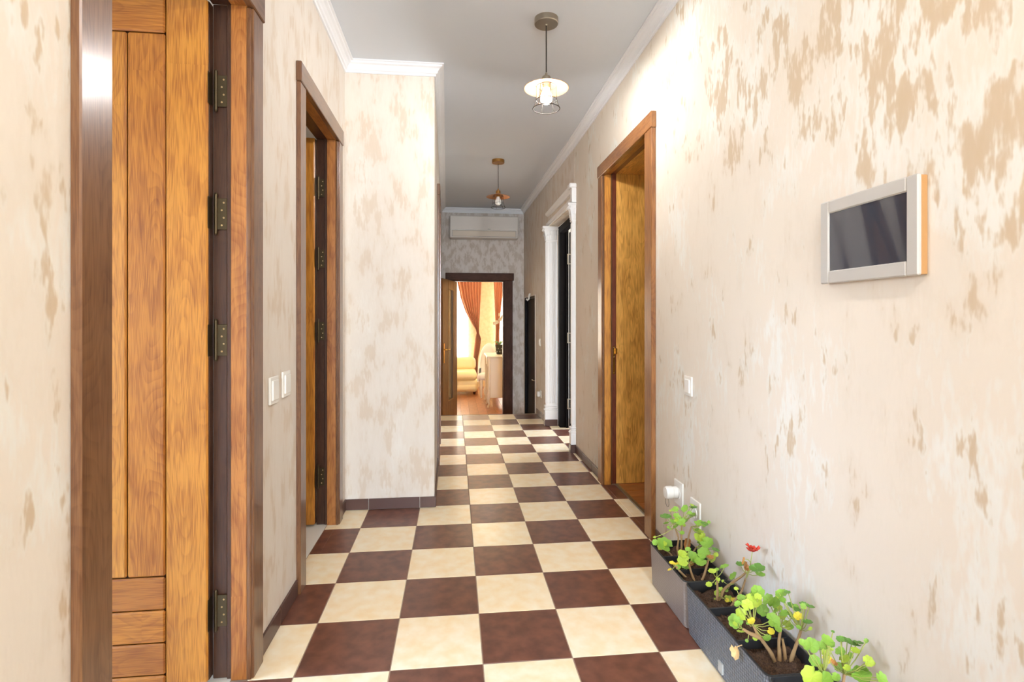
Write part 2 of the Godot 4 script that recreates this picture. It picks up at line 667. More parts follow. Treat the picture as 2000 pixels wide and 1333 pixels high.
	M.curtain.rim_enabled = true
	M.curtain.rim = 0.4
	M.sheer = mat(rgb8(246, 240, 228), 0.8)
	M.sheer.backlight_enabled = true
	M.sheer.backlight = Color(0.9, 0.87, 0.8)
	M.ivory = mat(rgb8(238, 228, 208), 0.4)
	M.upholstery = mat(rgb8(240, 234, 224), 0.8)
	M.black_pot = mat(rgb8(46, 44, 38), 0.35)
	M.petal = mat(rgb8(240, 234, 214), 0.6)
	M.orchid_stem = mat(rgb8(128, 120, 60), 0.6)
	# planters and plants
	M.planter_brown = wicker(rgb8(150, 138, 130), 0.05)
	M.planter_grey = wicker(rgb8(124, 128, 134), 0.28)
	M.planter_inner = mat(rgb8(40, 40, 42), 0.5)
	M.soil = mottled(rgb8(42, 28, 20), rgb8(108, 80, 60), 77, 0.08, 0.25, 0.95)
	M.label_grey = mat(rgb8(176, 176, 172), 0.5)
	M.stem = mat(rgb8(170, 138, 96), 0.75)
	M.stalk = mat(rgb8(168, 176, 92), 0.65)
	M.leaf_g = leaf_mat(rgb8(132, 176, 58))
	M.leaf_y = leaf_mat(rgb8(176, 200, 62))
	M.leaf_Y = leaf_mat(rgb8(226, 206, 52))
	M.leaf_d = leaf_mat(rgb8(92, 140, 48))
	M.leaf_b = leaf_mat(rgb8(188, 130, 62))
	M.flower = leaf_mat(rgb8(216, 58, 34))
	M.dry = leaf_mat(rgb8(226, 190, 130))

func leaf_mat(c: Color) -> StandardMaterial3D:
	var m := mat(c, 0.55)
	m.backlight_enabled = true
	m.backlight = Color(0.4, 0.4, 0.4)
	return m

# moulded plastic wickerwork: strands that pass over and under one another
func wicker(c: Color, relief: float) -> StandardMaterial3D:
	var n := 64
	var hi := Image.create(n, n, false, Image.FORMAT_L8)
	var al := Image.create(n, n, false, Image.FORMAT_RGB8)
	for y in n:
		for x in n:
			var u := float(x % 32) / 32.0
			var v := float(y % 32) / 32.0
			var across := ((x / 32) + (y / 32)) % 2 == 0
			var a := v if across else u
			var b := u if across else v
			var s := sin(PI * clampf((a - 0.08) / 0.84, 0.0, 1.0)) * (0.55 + 0.45 * sin(PI * b))
			hi.set_pixel(x, y, Color(s, s, s))
			var t := 0.72 + 0.28 * minf(1.0, s * 1.8) if relief > 0.1 else 0.94 + 0.06 * s
			al.set_pixel(x, y, Color(t, t, t))
	var m := mat(c, 0.45)
	m.albedo_texture = ImageTexture.create_from_image(al)
	m.heightmap_enabled = true
	m.heightmap_texture = ImageTexture.create_from_image(hi)
	m.heightmap_scale = relief
	m.uv1_scale = Vector3(1.0 / 0.022, 1.0 / 0.022, 1)
	return m

# ------------------------------------------------------------------ walls, ceiling
func struct(called: String, st: SurfaceTool, m: Material, label: String, category: String) -> MeshInstance3D:
	var o := obj(called, st, m)
	tag(o, label, category, "", "structure")
	return o

func make_shell() -> void:
	var H := CEIL
	var st := begin()
	# left wall with the openings of the two left doors
	var cuts := [[1.79, 2.345, 0.0], [3.062, 3.362, 0.0], [1.045, 1.79, 2.16], [2.345, 3.062, 2.16]]
	for c in cuts:
		wbox(st, XL - 0.1, XL, c[2], H, c[0], c[1])
	struct("wall_left", st, M.wall, "cream brushed plaster wall with two oak doors", "wall")
	st = begin()
	wbox(st, XL - 0.1, XL, 0.0, H, -5.5, 1.045)
	struct("wall_left_near", st, M.wall_left_near, "plaster wall at the left edge, before the nearest door", "wall")
	st = begin()
	wbox(st, XL, -0.122, 0.0, H, 3.262, 3.362)
	struct("wall_corner", st, M.wall, "plaster wall facing the viewer beside the second left door", "wall")
	# right wall: thick, with one doorway, up to the white portal
	st = begin()
	for c in [[-5.5, 2.72, 0.0], [3.60, 4.5, 0.0], [2.72, 3.60, 2.17]]:
		wbox(st, XR, XR + 0.3, c[2], H, c[0], c[1])
	struct("wall_right", st, M.wall_right, "cream plaster wall with tan brushed patches behind the planters", "wall")
	# over the portal and on to the end of the hall
	st = begin()
	wbox(st, 0.0, 0.1, 2.14, H, 4.5 - BEND, 5.66 - BEND)
	wbox(st, 0.0, 0.14, LOW, H, 5.66 - BEND, 6.44 - BEND)
	wbox(st, 0.0, 0.14, LOW, H, 7.3 - BEND, BACK - BEND)
	wbox(st, 0.0, 0.14, 1.44, H, 6.44 - BEND, 7.3 - BEND)
	var fw := struct("wall_right_far", st, M.wall, "plaster wall beyond the white portal with the black door", "wall")
	fw.position = V(XR, 0, BEND)
	fw.rotation.y = SKEW
	# inner left wall, a little out of square
	st = begin()
	var skew := atan2(0.058, 4.138)
	for c in [[0.1, 0.97, 0.0], [1.64, 3.14, 0.0], [0.97, 1.64, 2.12], [3.14, 4.3, LOW]]:
		wbox(st, -0.1, 0.0, c[2], H, c[0] if c[0] > 0.11 else 0.1, c[1])
	var o := struct("wall_inner", st, M.wall, "narrow plaster wall running on to the far door", "wall")
	o.position = V(-0.122, 0, 3.262)
	o.rotation.y = skew
	# end wall with the far door's opening
	st = begin()
	wbox(st, -0.4, -0.02, LOW, H, BACK, BACK + 0.1)
	wbox(st, 0.70, 1.135, LOW, H, BACK, BACK + 0.1)
	wbox(st, -0.02, 0.70, 1.69, H, BACK, BACK + 0.1)
	struct("wall_back", st, M.wall_back, "greyish plaster end wall round the far doorway", "wall")
	# wall behind the viewer, with the glazed door that lets the daylight in
	st = begin()
	wbox(st, XL - 0.1, -0.50, 0.0, H, -5.6, -5.5)
	wbox(st, 0.88, XR + 0.3, 0.0, H, -5.6, -5.5)
	wbox(st, -0.50, 0.88, 2.4, H, -5.6, -5.5)
	struct("wall_rear", st, M.wall, "plaster wall behind the viewer round the glazed door", "wall")
	st = begin()
	for x in [-0.50, 0.165, 0.83]:
		hbox(st, x, x + 0.05, 0.0, 2.4, -5.58, -5.53, 0.003)
	hbox(st, -0.45, 0.83, 2.35, 2.4, -5.58, -5.53, 0.003)
	hbox(st, -0.45, 0.83, 0.0, 0.06, -5.58, -5.53, 0.003)
	var win := struct("window_1", st, M.white, "glazed white door at the hall's near end", "window")
	st = begin()
	hbox(st, -0.45, 0.165, 0.06, 2.35, -5.558, -5.552)
	obj("pane", st, M.glass, win)
	st = begin()
	hbox(st, 0.215, 0.83, 0.06, 2.35, -5.558, -5.552)
	obj("pane", st, M.glass, win)
	# ceiling over everything on this level
	st = begin()
	wbox(st, -3.2, 3.6, H, H + 0.12, -5.6, BACK + 0.1)
	struct("ceiling", st, M.ceiling, "flat light grey painted ceiling", "ceiling")
	# rooms beyond the doorways: plain painted walls and floors
	side_room("wall_left_room", -2.75, XL - 0.1, 0.45, 2.06, true)
	side_room("wall_left_room", -2.75, XL - 0.1, 2.14, 3.9, true)
	side_room("wall_right_room", XR + 0.3, 3.3, 1.9, 4.3, false)
	side_room("wall_portal_room", 1.135, 3.3, 4.38, 6.0, false)

func side_room(called: String, x0: float, x1: float, d0: float, d1: float, left: bool) -> void:
	var st := begin()
	var t := 0.06
	var lit := (left and d0 < 1.0) or d0 > 4.0
	var xw := x0 - t if left else x1
	if lit:
		# outer wall with a window
		var a := 0.6 if left else 4.6
		var b := 1.9 if left else 5.8
		wbox(st, xw, xw + t, -0.02, CEIL, d0 - t, a)
		wbox(st, xw, xw + t, -0.02, CEIL, b, d1 + t)
		wbox(st, xw, xw + t, -0.02, 0.65, a, b)
		wbox(st, xw, xw + t, 2.2, CEIL, a, b)
		var fr := begin()
		for q in [a, (a + b) / 2 - 0.03, b - 0.06]:
			hbox(fr, xw + 0.01, xw + 0.05, 0.65, 2.2, q, q + 0.06, 0.004)
		for y in [0.65, 2.14]:
			hbox(fr, xw + 0.01, xw + 0.05, y, y + 0.06, a, b, 0.004)
		var win := struct("window_4" if left else "window_5", fr, M.white, "white window of the room behind the %s" % ("nearer left door" if left else "white portal"), "window")
		for q in [[a + 0.06, (a + b) / 2 - 0.03], [(a + b) / 2 + 0.03, b - 0.06]]:
			var ps := begin()
			hbox(ps, xw + 0.027, xw + 0.033, 0.71, 2.14, q[0], q[1])
			obj("pane", ps, M.glass, win)
	if left:
		if not lit:
			wbox(st, x0 - t, x0, -0.02, CEIL, d0 - t, d1 + t)
		wbox(st, x0, x1, -0.02, CEIL, d0 - t, d0)
		wbox(st, x0, x1, -0.02, CEIL, d1, d1 + t)
	else:
		if not lit:
			wbox(st, x1, x1 + t, -0.02, CEIL, d0 - t, d1 + t)
		wbox(st, x0, x1, -0.02, CEIL, d0 - t, d0)
		wbox(st, x0, x1, -0.02, CEIL, d1, d1 + t)
	var said := "painted walls of the room through the %s"
	var which := "nearer left door" if left and d0 < 1.0 else "second left door" if left else "right-hand doorway" if d0 < 3.0 else "white portal"
	struct(called, st, M.paint, said % which, "wall")

# ------------------------------------------------------------------ floors
func make_floor() -> void:
	var fl := thing("floor", Vector3.ZERO, "glossy floor of cream and dark brown tiles laid as a chequerboard", "floor", "", "structure")
	var st := begin()
	wbox(st, XL - 0.1, 1.335, -0.12, -0.0016, -5.6, 4.44)
	wbox(st, -0.35, 1.6, -0.12, -0.0016, 4.44, EDGE)
	obj("grout_bed", st, M.grout, fl)
	# tiles, cut where they meet a wall or a threshold: zones of [x0, x1, d0, d1]
	var zones := [[XL, XR, -5.5, 3.262], [-0.118, XR, 3.262, 4.5], [-0.150, 1.20, 4.5, 5.60], [-0.165, 1.0, 5.60, EDGE], [XR, 1.105, 2.745, 3.565], [-0.705, XL, 1.06, 1.77], [-0.705, XL, 2.365, 3.045]]
	var meshes := {}
	var g := 0.0017
	for z in zones:
		for r in range(-25, 17):
			for c in range(-4, 5):
				var x0 := maxf(TX + c * T + g, z[0])
				var x1 := minf(TX + (c + 1) * T - g, z[1])
				var d0 := maxf(TD + r * T + g, z[2])
				var d1 := minf(TD + (r + 1) * T - g, z[3])
				if x1 - x0 < 0.012 or d1 - d0 < 0.012:
					continue
				var key := "%d %d" % [int(round((x1 - x0) * 1000)), int(round((d1 - d0) * 1000))]
				if not meshes.has(key):
					var s := begin()
					hbox(s, -(x1 - x0) / 2, (x1 - x0) / 2, -0.009, 0.0, -(d1 - d0) / 2, (d1 - d0) / 2, 0.0012)
					meshes[key] = s.commit()
				var t := inst("tile", meshes[key], M.tile_dark if (c + r) % 2 == 0 else M.tile_light, fl)
				t.position = V((x0 + x1) / 2, 0, (d0 + d1) / 2)
	# metal nosing at the edge of the tiles, two steps down, landing
	st = begin()
	hbox(st, -0.165, 0.996, -0.03, 0.0015, EDGE, EDGE + 0.012, 0.002)
	obj("nosing", st, M.jamb_dark, fl)
	st = begin()
	wbox(st, -0.35, 1.135, LOW - 0.1, LOW / 2, EDGE - 0.1, EDGE + 0.27)
	wbox(st, -0.35, 1.135, LOW - 0.1, LOW, EDGE + 0.27, BACK + 0.1)
	wbox(st, -0.35, 1.135, LOW, -0.12, EDGE - 0.1, EDGE)
	var low := struct("floor_landing", st, M.tile_light, "lowered landing with steps before the far door", "floor")
	low.set_meta("kind", "structure")
	# side rooms
	st = begin()
	wbox(st, -2.75, XL - 0.1, -0.1, -0.001, 0.45, 2.06)
	wbox(st, -2.75, XL - 0.1, -0.1, -0.001, 2.14, 3.9)
	hbox(st, -0.755, -0.708, -0.01, 0.0, 1.05, 1.785)
	hbox(st, -0.755, -0.708, -0.01, 0.0, 2.35, 3.06)
	struct("floor_left_rooms", st, M.tile_white, "white tiled floor of the rooms behind the left doors", "floor")
	var fr := thing("floor_right_room", V(1.335, 0, 3.1), "warm wooden plank floor of the room behind the right doorway", "floor", "", "structure")
	var d := 1.9
	var n := 0
	while d < 4.29:
		var d1 := minf(d + 0.118, 4.3)
		for x in ([[1.336, 2.2], [2.202, 3.3]] if d < 2.6 or d > 3.58 else [[1.132, 1.75], [1.752, 2.5], [2.502, 3.3]]):
			var s := begin()
			hbox(s, x[0] - 1.335, x[1] - 1.335, -0.012, 0.0, d + 0.001 - 3.1, d1 - 0.001 - 3.1, 0.0012, 0, Vector2(rng.randf(), rng.randf()))
			obj("plank", s, M.floor_wood if n % 2 == 0 else M.floor_wood_b, fr)
		d = d1
		n += 1
	st = begin()
	wbox(st, 1.336, 3.3, -0.1, -0.013, 1.9, 4.3)
	struct("floor_underlay", st, M.grout, "bed under the planks of the right room", "floor")
	st = begin()
	wbox(st, 1.601, 3.3, -0.1, -0.001, 4.445, 6.0)
	struct("floor_portal_room", st, M.tile_light, "pale tiled floor of the room behind the portal", "floor")

func skirt(called: String, label: String, along_d: bool, at: float, out: float, from: float, to: float, y0 := 0.0) -> void:
	# a row of dark tiles 65 mm high; joints follow the floor's grid
	var b := thing(called, Vector3.ZERO, label, "baseboard", "", "structure")
	var origin := TD if along_d else TX
	var k := int(floor((from - origin) / T))
	while origin + k * T < to:
		var a := maxf(from, origin + k * T + 0.0015)
		var z := minf(to, origin + (k + 1) * T - 0.0015)
		k += 1
		if z - a < 0.01:
			continue
		var st := begin()
		if along_d:
			hbox(st, minf(at, at + out), maxf(at, at + out), y0 + 0.003, y0 + 0.066, a, z, 0.0012)
		else:
			hbox(st, a, z, y0 + 0.003, y0 + 0.066, minf(at, at + out), maxf(at, at + out), 0.0012)
		obj("tile", st, M.skirting, b)

func make_trim() -> void:
	skirt("baseboard_left_near", "dark skirting tiles on the left wall nearest the viewer", true, XL, 0.009, -5.5, 0.975)
	skirt("baseboard_left", "dark skirting tiles between the two left doors", true, XL, 0.009, 1.862, 2.276)
	skirt("baseboard_left_end", "short dark skirting tile beside the second left door", true, XL, 0.009, 3.132, 3.252)
	skirt("baseboard_corner", "dark skirting tiles under the wall facing the viewer", false, 3.262, -0.009, XL, -0.113)
	skirt("baseboard_right_near", "dark skirting tiles behind the planters", true, XR, -0.009, -5.5, 2.625)
	skirt("baseboard_right", "dark skirting tiles between right doorway and white portal", true, XR, -0.009, 3.675, 4.44)
	var bf := thing("baseboard_right_far", V(XR, 0, BEND), "dark skirting tiles beyond the white portal", "baseboard", "", "structure")
	bf.rotation.y = SKEW
	for k in 3:
		var sf := begin()
		hbox(sf, -0.009, 0.0, 0.003, 0.066, 5.67 - BEND + k * 0.225, 5.67 - BEND + k * 0.225 + 0.222, 0.0012)
		obj("tile", sf, M.skirting, bf)
	# inner wall's skirting stands on the skewed wall
	var b := thing("baseboard_inner", V(-0.122, 0, 3.262), "dark skirting tiles along the narrow inner wall", "baseboard", "", "structure")
	b.rotation.y = atan2(0.058, 4.138)
	var d := 0.0
	while d < 0.92:
		var st := begin()
		hbox(st, 0.0, 0.009, 0.003, 0.066, d, minf(d + 0.3, 0.93), 0.0012)
		obj("tile", st, M.skirting, b)
		d += 0.303
	# cornice round the hall
	var s := begin()
	var way := [Vector2(XL, -5.5), Vector2(XL, 3.262), Vector2(-0.122, 3.262), Vector2(-0.18, BACK), Vector2(0.972, BACK), Vector2(XR, BEND), Vector2(XR, -5.5)]
	var prof := [Vector2(0.0, 2.628), Vector2(0.008, 2.628), Vector2(0.010, 2.640), Vector2(0.018, 2.643), Vector2(0.022, 2.655), Vector2(0.034, 2.668), Vector2(0.046, 2.673), Vector2(0.048, 2.682), Vector2(0.058, 2.684), Vector2(0.058, 2.69)]
	moulding(s, way, prof)
	struct("trim_1", s, M.cornice, "white stepped cornice where the walls meet the ceiling", "cornice")

# ------------------------------------------------------------------ doors
func hinge_mesh() -> Mesh:
	# a bronze butt hinge: knuckle at the origin, one plate to +x (frame), one to -x (leaf), both seen from the front
	var st := begin()
	lathe(st, Vector3.ZERO, [Vector2(0, 0.068), Vector2(0.003, 0.067), Vector2(0.0055, 0.062), Vector2(0.0055, 0.002), Vector2(0.0048, 0.002), Vector2(0.0048, -0.002), Vector2(0.0055, -0.002), Vector2(0.0055, -0.062), Vector2(0.003, -0.067), Vector2(0, -0.068)], 10)
	cbox(st, Vector3(0.004, -0.05, -0.002), Vector3(0.034, 0.05, 0.001), 0.001)
	return st.commit()

func screw_mesh() -> Mesh:
	var st := begin()
	lathe(st, Vector3.ZERO, [Vector2(0, 0.0015), Vector2(0.0025, 0.001), Vector2(0.0033, 0.0), Vector2(0.0033, -0.001)], 8)
	return st.commit()

# a door in the left wall, hinged at its far side and standing open into the room at a right angle
func left_door(called: String, label: String, near_out: float, near_in: float, far_in: float, far_out: float, heights: Array) -> void:
	var dr := thing(called, V(XL, 0, near_out), label, "door", "", "structure")
	var ox := XL
	var od := near_out
	var p := func(n: String, m: Material, x0: float, x1: float, y0: float, y1: float, d0: float, d1: float, bev: float, grain: int, parent: Node) -> MeshInstance3D:
		return part_box(n, parent, m, x0 - ox, x1 - ox, y0, y1, d0 - od, d1 - od, bev, grain)
	p.call("casing", M.casing, -0.656, -0.637, 0.0, 2.142, near_out, near_in, 0.003, 1, dr)
	p.call("casing", M.casing, -0.656, -0.637, 0.0, 2.142, far_in, far_out, 0.003, 1, dr)
	p.call("head_casing", M.casing, -0.656, -0.632, 2.142, 2.226, near_out - 0.004, far_out + 0.004, 0.003, 2, dr)
	# lining: oak face towards the hall, a bead in front, a dark rebate behind
	for s in [[near_in, -1.0], [far_in, 1.0]]:
		var a: float = s[0]
		var q: float = s[1]
		p.call("bead", M.casing, -0.658, -0.644, 0.0, 2.142, minf(a - q * 0.007, a + q * 0.002), maxf(a - q * 0.007, a + q * 0.002), 0.003, 1, dr)
		p.call("jamb", M.jamb_oak, -0.706, -0.657, 0.0, 2.148, minf(a - q * 0.004, a + q * 0.02), maxf(a - q * 0.004, a + q * 0.02), 0.002, 1, dr)
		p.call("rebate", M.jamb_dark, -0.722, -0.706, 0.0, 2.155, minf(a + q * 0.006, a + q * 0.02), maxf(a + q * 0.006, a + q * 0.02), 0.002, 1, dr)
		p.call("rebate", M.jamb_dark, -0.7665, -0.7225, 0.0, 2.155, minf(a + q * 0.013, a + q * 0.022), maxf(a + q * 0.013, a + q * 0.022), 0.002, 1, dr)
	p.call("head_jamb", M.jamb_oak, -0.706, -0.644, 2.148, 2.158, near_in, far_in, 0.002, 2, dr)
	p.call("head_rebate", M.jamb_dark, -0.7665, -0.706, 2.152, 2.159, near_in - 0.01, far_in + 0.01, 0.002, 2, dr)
	# leaf: a core with boards laid on its face
	var hx := -0.767
	var wide := far_in - near_in + 0.03
	var fd := far_in - 0.023
	var leaf: MeshInstance3D = p.call("leaf", M.jamb_dark, hx - wide, hx, 0.012, 2.1505, fd + 0.012, fd + 0.040, 0.002, 1, dr)
	var g := 0.0016
	p.call("stile", M.oak, hx - 0.125 + g, hx - 0.0005, 0.012, 2.1505, fd, fd + 0.0125, 0.0045, 1, leaf)
	p.call("stile", M.oak_b, hx - wide, hx - wide + 0.125 - g, 0.012, 2.1505, fd, fd + 0.0125, 0.0045, 1, leaf)
	var x0 := hx - wide + 0.125
	var x1 := hx - 0.125
	p.call("rail", M.oak_b, x0 + g, x1 - g, 2.039, 2.1505, fd, fd + 0.0125, 0.0045, 0, leaf)
	var x := x1
	var n := 0
	while x > x0 + 0.02:
		var nx := maxf(x - 0.1115, x0)
		p.call("plank", [M.oak_b, M.oak, M.oak_c][n % 3], nx + g, x - g, 0.3505, 2.036, fd + 0.001, fd + 0.0125, 0.0045, 1, leaf)
		x = nx
		n += 1
	for y in [[0.2465, 0.347, M.oak_c], [0.1445, 0.2435, M.oak_b], [0.0445, 0.1415, M.oak_c], [0.012, 0.0415, M.oak_b]]:
		p.call("plank", y[2], x0 + g, x1 - g, y[0], y[1], fd + 0.001, fd + 0.0125, 0.0045, 0, leaf)
	# hinges with their screws
	var hm := hinge_mesh()
	var sm := screw_mesh()
	for y in heights:
		var h := inst("hinge", hm, M.hinge, dr)
		h.position = V(-0.7545 - ox, y, far_in + 0.006 - od)
		for k in 4:
			var s := inst("screw", sm, M.screw, h)
			s.position = Vector3(0.021 + 0.003 * (1 if k % 2 else -1), -0.036 + k * 0.024, 0.0012)
			s.rotation.x = PI / 2
		var plate := begin()
		cbox(plate, Vector3(-0.0118, -0.05, 0.002), Vector3(-0.0105, 0.05, 0.03), 0.0005)
		obj("leaf_plate", plate, M.hinge, h)

func make_doors() -> void:
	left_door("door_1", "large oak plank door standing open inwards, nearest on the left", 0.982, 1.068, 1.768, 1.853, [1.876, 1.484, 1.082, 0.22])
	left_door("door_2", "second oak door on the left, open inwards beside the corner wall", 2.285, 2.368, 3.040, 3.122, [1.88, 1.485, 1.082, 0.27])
	# doorway in the thick right wall, lined with oak
	var dr := thing("door_3", V(XR, 0, 3.1), "oak lined doorway in the right wall with brass lock plate", "door", "", "structure")
	var p := func(n: String, m: Material, x0: float, x1: float, y0: float, y1: float, d0: float, d1: float, bev: float, grain: int) -> MeshInstance3D:
		return part_box(n, dr, m, x0 - XR, x1 - XR, y0, y1, d0 - 3.1, d1 - 3.1, bev, grain)
	p.call("casing", M.casing_warm, 1.011, 1.036, 0.0, 2.142, 2.638, 2.740, 0.003, 1)
	p.call("casing", M.casing_warm, 1.011, 1.036, 0.0, 2.142, 3.568, 3.664, 0.003, 1)
	p.call("head_casing", M.casing_warm, 1.006, 1.036, 2.142, 2.226, 2.632, 3.668, 0.003, 2)
	for s in [[2.740, -1.0], [3.568, 1.0]]:
		var a: float = s[0]
		var q: float = s[1]
		p.call("bead", M.casing, 1.015, 1.030, 0.0, 2.142, minf(a - q * 0.007, a + q * 0.004), maxf(a - q * 0.007, a + q * 0.004), 0.003, 1)
		p.call("jamb", M.oak, 1.030, 1.076, 0.0, 2.15, minf(a - q * 0.004, a + q * 0.018), maxf(a - q * 0.004, a + q * 0.018), 0.002, 1)
		p.call("bead", M.casing, 1.076, 1.087, 0.0, 2.152, minf(a + q * 0.002, a + q * 0.02), maxf(a + q * 0.002, a + q * 0.02), 0.003, 1)
		p.call("rebate", M.jamb_red, 1.087, 1.120, 0.0, 2.163, minf(a + q * 0.016, a + q * 0.03), maxf(a + q * 0.016, a + q * 0.03), 0.002, 1)
		p.call("lining", M.oak_pale, 1.121, 1.345, 0.0, 2.163, minf(a + q * 0.020, a + q * 0.031), maxf(a + q * 0.020, a + q * 0.031), 0.002, 1)
	p.call("head_jamb", M.oak_b, 1.015, 1.078, 2.150, 2.166, 2.740, 3.568, 0.002, 2)
	p.call("head_rebate", M.jamb_red, 1.078, 1.120, 2.158, 2.169, 2.725, 3.585, 0.002, 2)
	p.call("head_lining", M.oak_pale, 1.120, 1.345, 2.160, 2.169, 2.725, 3.585, 0.002, 2)
	p.call("threshold", M.steel, 1.106, 1.131, -0.004, 0.006, 2.741, 3.567, 0.002, 2)
	p.call("strike_plate", M.brass, 1.096, 1.112, 0.765, 0.96, 3.582, 3.5845, 0.0008, 1)
	p.call("latch", M.brass, 1.110, 1.124, 0.905, 0.945, 3.570, 3.582, 0.002, 1)
	for y in [0.775, 0.95, 0.885]:
		var s := inst("screw", screw_mesh(), M.screw, dr)
		s.position = V(1.104 - XR, y, 3.581 - 3.1)
		s.rotation.x = PI / 2
	# closed door in the skewed inner wall, seen from the side
	var inner := thing("door_4", V(-0.122, 0, 3.262), "brown door casing seen edge-on in the narrow inner wall", "door", "", "structure")
	inner.rotation.y = atan2(0.058, 4.138)
	part_box("casing", inner, M.casing, -0.001, 0.020, 0.0, 2.12, 0.90, 0.985, 0.003)
	part_box("casing", inner, M.casing, -0.001, 0.020, 0.0, 2.12, 1.625, 1.71, 0.003)
	part_box("head_casing", inner, M.casing, -0.001, 0.022, 2.12, 2.205, 0.895, 1.715, 0.003, 2)
	part_box("jamb", inner, M.oak_c, -0.098, -0.001, 0.0, 2.119, 0.971, 0.989, 0.002)
	part_box("jamb", inner, M.oak_c, -0.098, -0.001, 0.0, 2.119, 1.621, 1.639, 0.002)
	part_box("leaf", inner, M.oak, -0.075, -0.035, 0.008, 2.115, 0.99, 1.62, 0.002)
	# far door: dark frame in the end wall, leaf swung out to the left against the inner wall
	var fd := thing("door_5", V(0.34, LOW, BACK), "far dark-framed door with a narrow glass strip, swung open", "door", "", "structure")
	var fp := func(n: String, m: Material, x0: float, x1: float, y0: float, y1: float, d0: float, d1: float, bev: float, grain: int) -> MeshInstance3D:
		return part_box(n, fd, m, x0 - 0.34, x1 - 0.34, y0 - LOW, y1 - LOW, d0 - BACK, d1 - BACK, bev, grain)
	fp.call("casing", M.wenge, -0.115, -0.012, LOW, 1.685, BACK - 0.022, BACK, 0.003, 1)
	fp.call("casing", M.wenge, 0.692, 0.812, LOW, 1.685, BACK - 0.022, BACK, 0.003, 1)
	fp.call("head_casing", M.wenge, -0.125, 0.828, 1.685, 1.79, BACK - 0.03, BACK, 0.004, 0)
	fp.call("jamb", M.wenge, -0.0195, 0.002, LOW, 1.672, BACK - 0.006, BACK + 0.115, 0.002, 1)
	fp.call("jamb", M.wenge, 0.678, 0.6995, LOW, 1.672, BACK - 0.006, BACK + 0.115, 0.002, 1)
	fp.call("head_jamb", M.wenge, -0.0195, 0.6995, 1.672, 1.6895, BACK - 0.006, BACK + 0.115, 0.002, 0)
	var leaf := Node3D.new()
	leaf.name = "leaf"
	fd.add_child(leaf)
	leaf.position = V(0.018 - 0.34, 0.0, -0.03)
	leaf.rotation.y = atan2(-0.70, -0.186)
	# local x runs from the hinge to the free edge
	var L := 0.715
	var lp := func(n: String, m: Material, x0: float, x1: float, y0: float, y1: float, z0: float, z1: float, bev: float, grain: int) -> MeshInstance3D:
		var s := begin()
		cbox(s, Vector3(x0, y0, z0), Vector3(x1, y1, z1), bev, grain, Vector2(rng.randf(), rng.randf()))
		return obj(n, s, m, leaf)
	lp.call("stile", M.leaf_far, 0.0, 0.20, 0.01, 2.0, -0.02, 0.02, 0.003, 1)
	lp.call("stile", M.leaf_far, 0.46, L, 0.01, 2.0, -0.02, 0.02, 0.003, 1)
	lp.call("rail", M.leaf_far, 0.20, 0.46, 0.01, 0.42, -0.02, 0.02, 0.003, 1)
	lp.call("rail", M.leaf_far, 0.20, 0.46, 1.88, 2.0, -0.02, 0.02, 0.003, 1)
	lp.call("glass_strip", M.door_glass, 0.20, 0.46, 0.42, 1.88, -0.004, 0.004, 0.0, 1)
	for z in [-0.024, 0.018]:
		for b in [[0.195, 0.21, 0.415, 1.885], [0.45, 0.465, 0.415, 1.885], [0.21, 0.45, 0.415, 0.43], [0.21, 0.45, 1.87, 1.885]]:
			lp.call("glazing_bead", M.frame_oak, b[0], b[1], b[2], b[3], z, z + 0.006, 0.002, 1)
	for z in [-1.0, 1.0]:
		var s := begin()
		cbox(s, Vector3(L - 0.075, 0.93, z * 0.02), Vector3(L - 0.035, 1.18, z * 0.024), 0.002)
		tube(s, [Vector3(L - 0.055, 1.1, z * 0.02), Vector3(L - 0.055, 1.1, z * 0.06), Vector3(L - 0.07, 1.1, z * 0.068), Vector3(L - 0.17, 1.1, z * 0.068)], [0.008, 0.008, 0.008, 0.007], 8)
		obj("door_handle", s, M.brass, leaf)
	# low black door in the right wall by the steps
	var bd := thing("door_6", V(xr(6.87), LOW, 6.87), "low black door at the far right end of the hall", "door", "", "structure")
	bd.rotation.y = SKEW
	part_box("leaf", bd, M.black_wood, 0.03, 0.07, 0.01, 1.74, -0.40, 0.40, 0.003)
	part_box("jamb", bd, M.black_wood, -0.004, 0.148, 0.0, 1.775, -0.428, -0.402, 0.003)
	part_box("jamb", bd, M.black_wood, -0.004, 0.148, 0.0, 1.775, 0.402, 0.428, 0.003)
	part_box("head_jamb", bd, M.black_wood, -0.004, 0.148, 1.745, 1.778, -0.402, 0.402, 0.003)
	part_box("edge_trim", bd, M.grey_plastic, -0.010, -0.001, 0.0, 1.79, -0.440, -0.428, 0.002)
	part_box("edge_trim", bd, M.grey_plastic, -0.010, -0.001, 1.78, 1.79, -0.428, 0.428, 0.002)
	var st := begin()
	tube(st, [V(0.03, 0.72, -0.36), V(-0.005, 0.72, -0.36), V(-0.015, 0.72, -0.35), V(-0.015, 0.72, -0.26)], [0.007, 0.007, 0.007, 0.006], 8)
	obj("door_handle", st, M.nickel, bd)
	# white over-door hook at the top
	var hook := begin()
	tube(hook, [V(0.0, 0.07, 0.0), V(-0.012, 0.05, 0.0), V(-0.016, 0.0, 0.0), V(-0.035, -0.02, 0.0), V(-0.05, 0.0, 0.0)], [0.012, 0.014, 0.014, 0.012, 0.008], 8)
	var ho := obj("wall_hook", hook, M.white_plastic)
	ho.position = V(xr(6.8) - 0.009, 1.41, 6.8)
	tag(ho, "small white hook hanging at the top of the low black door", "hook")

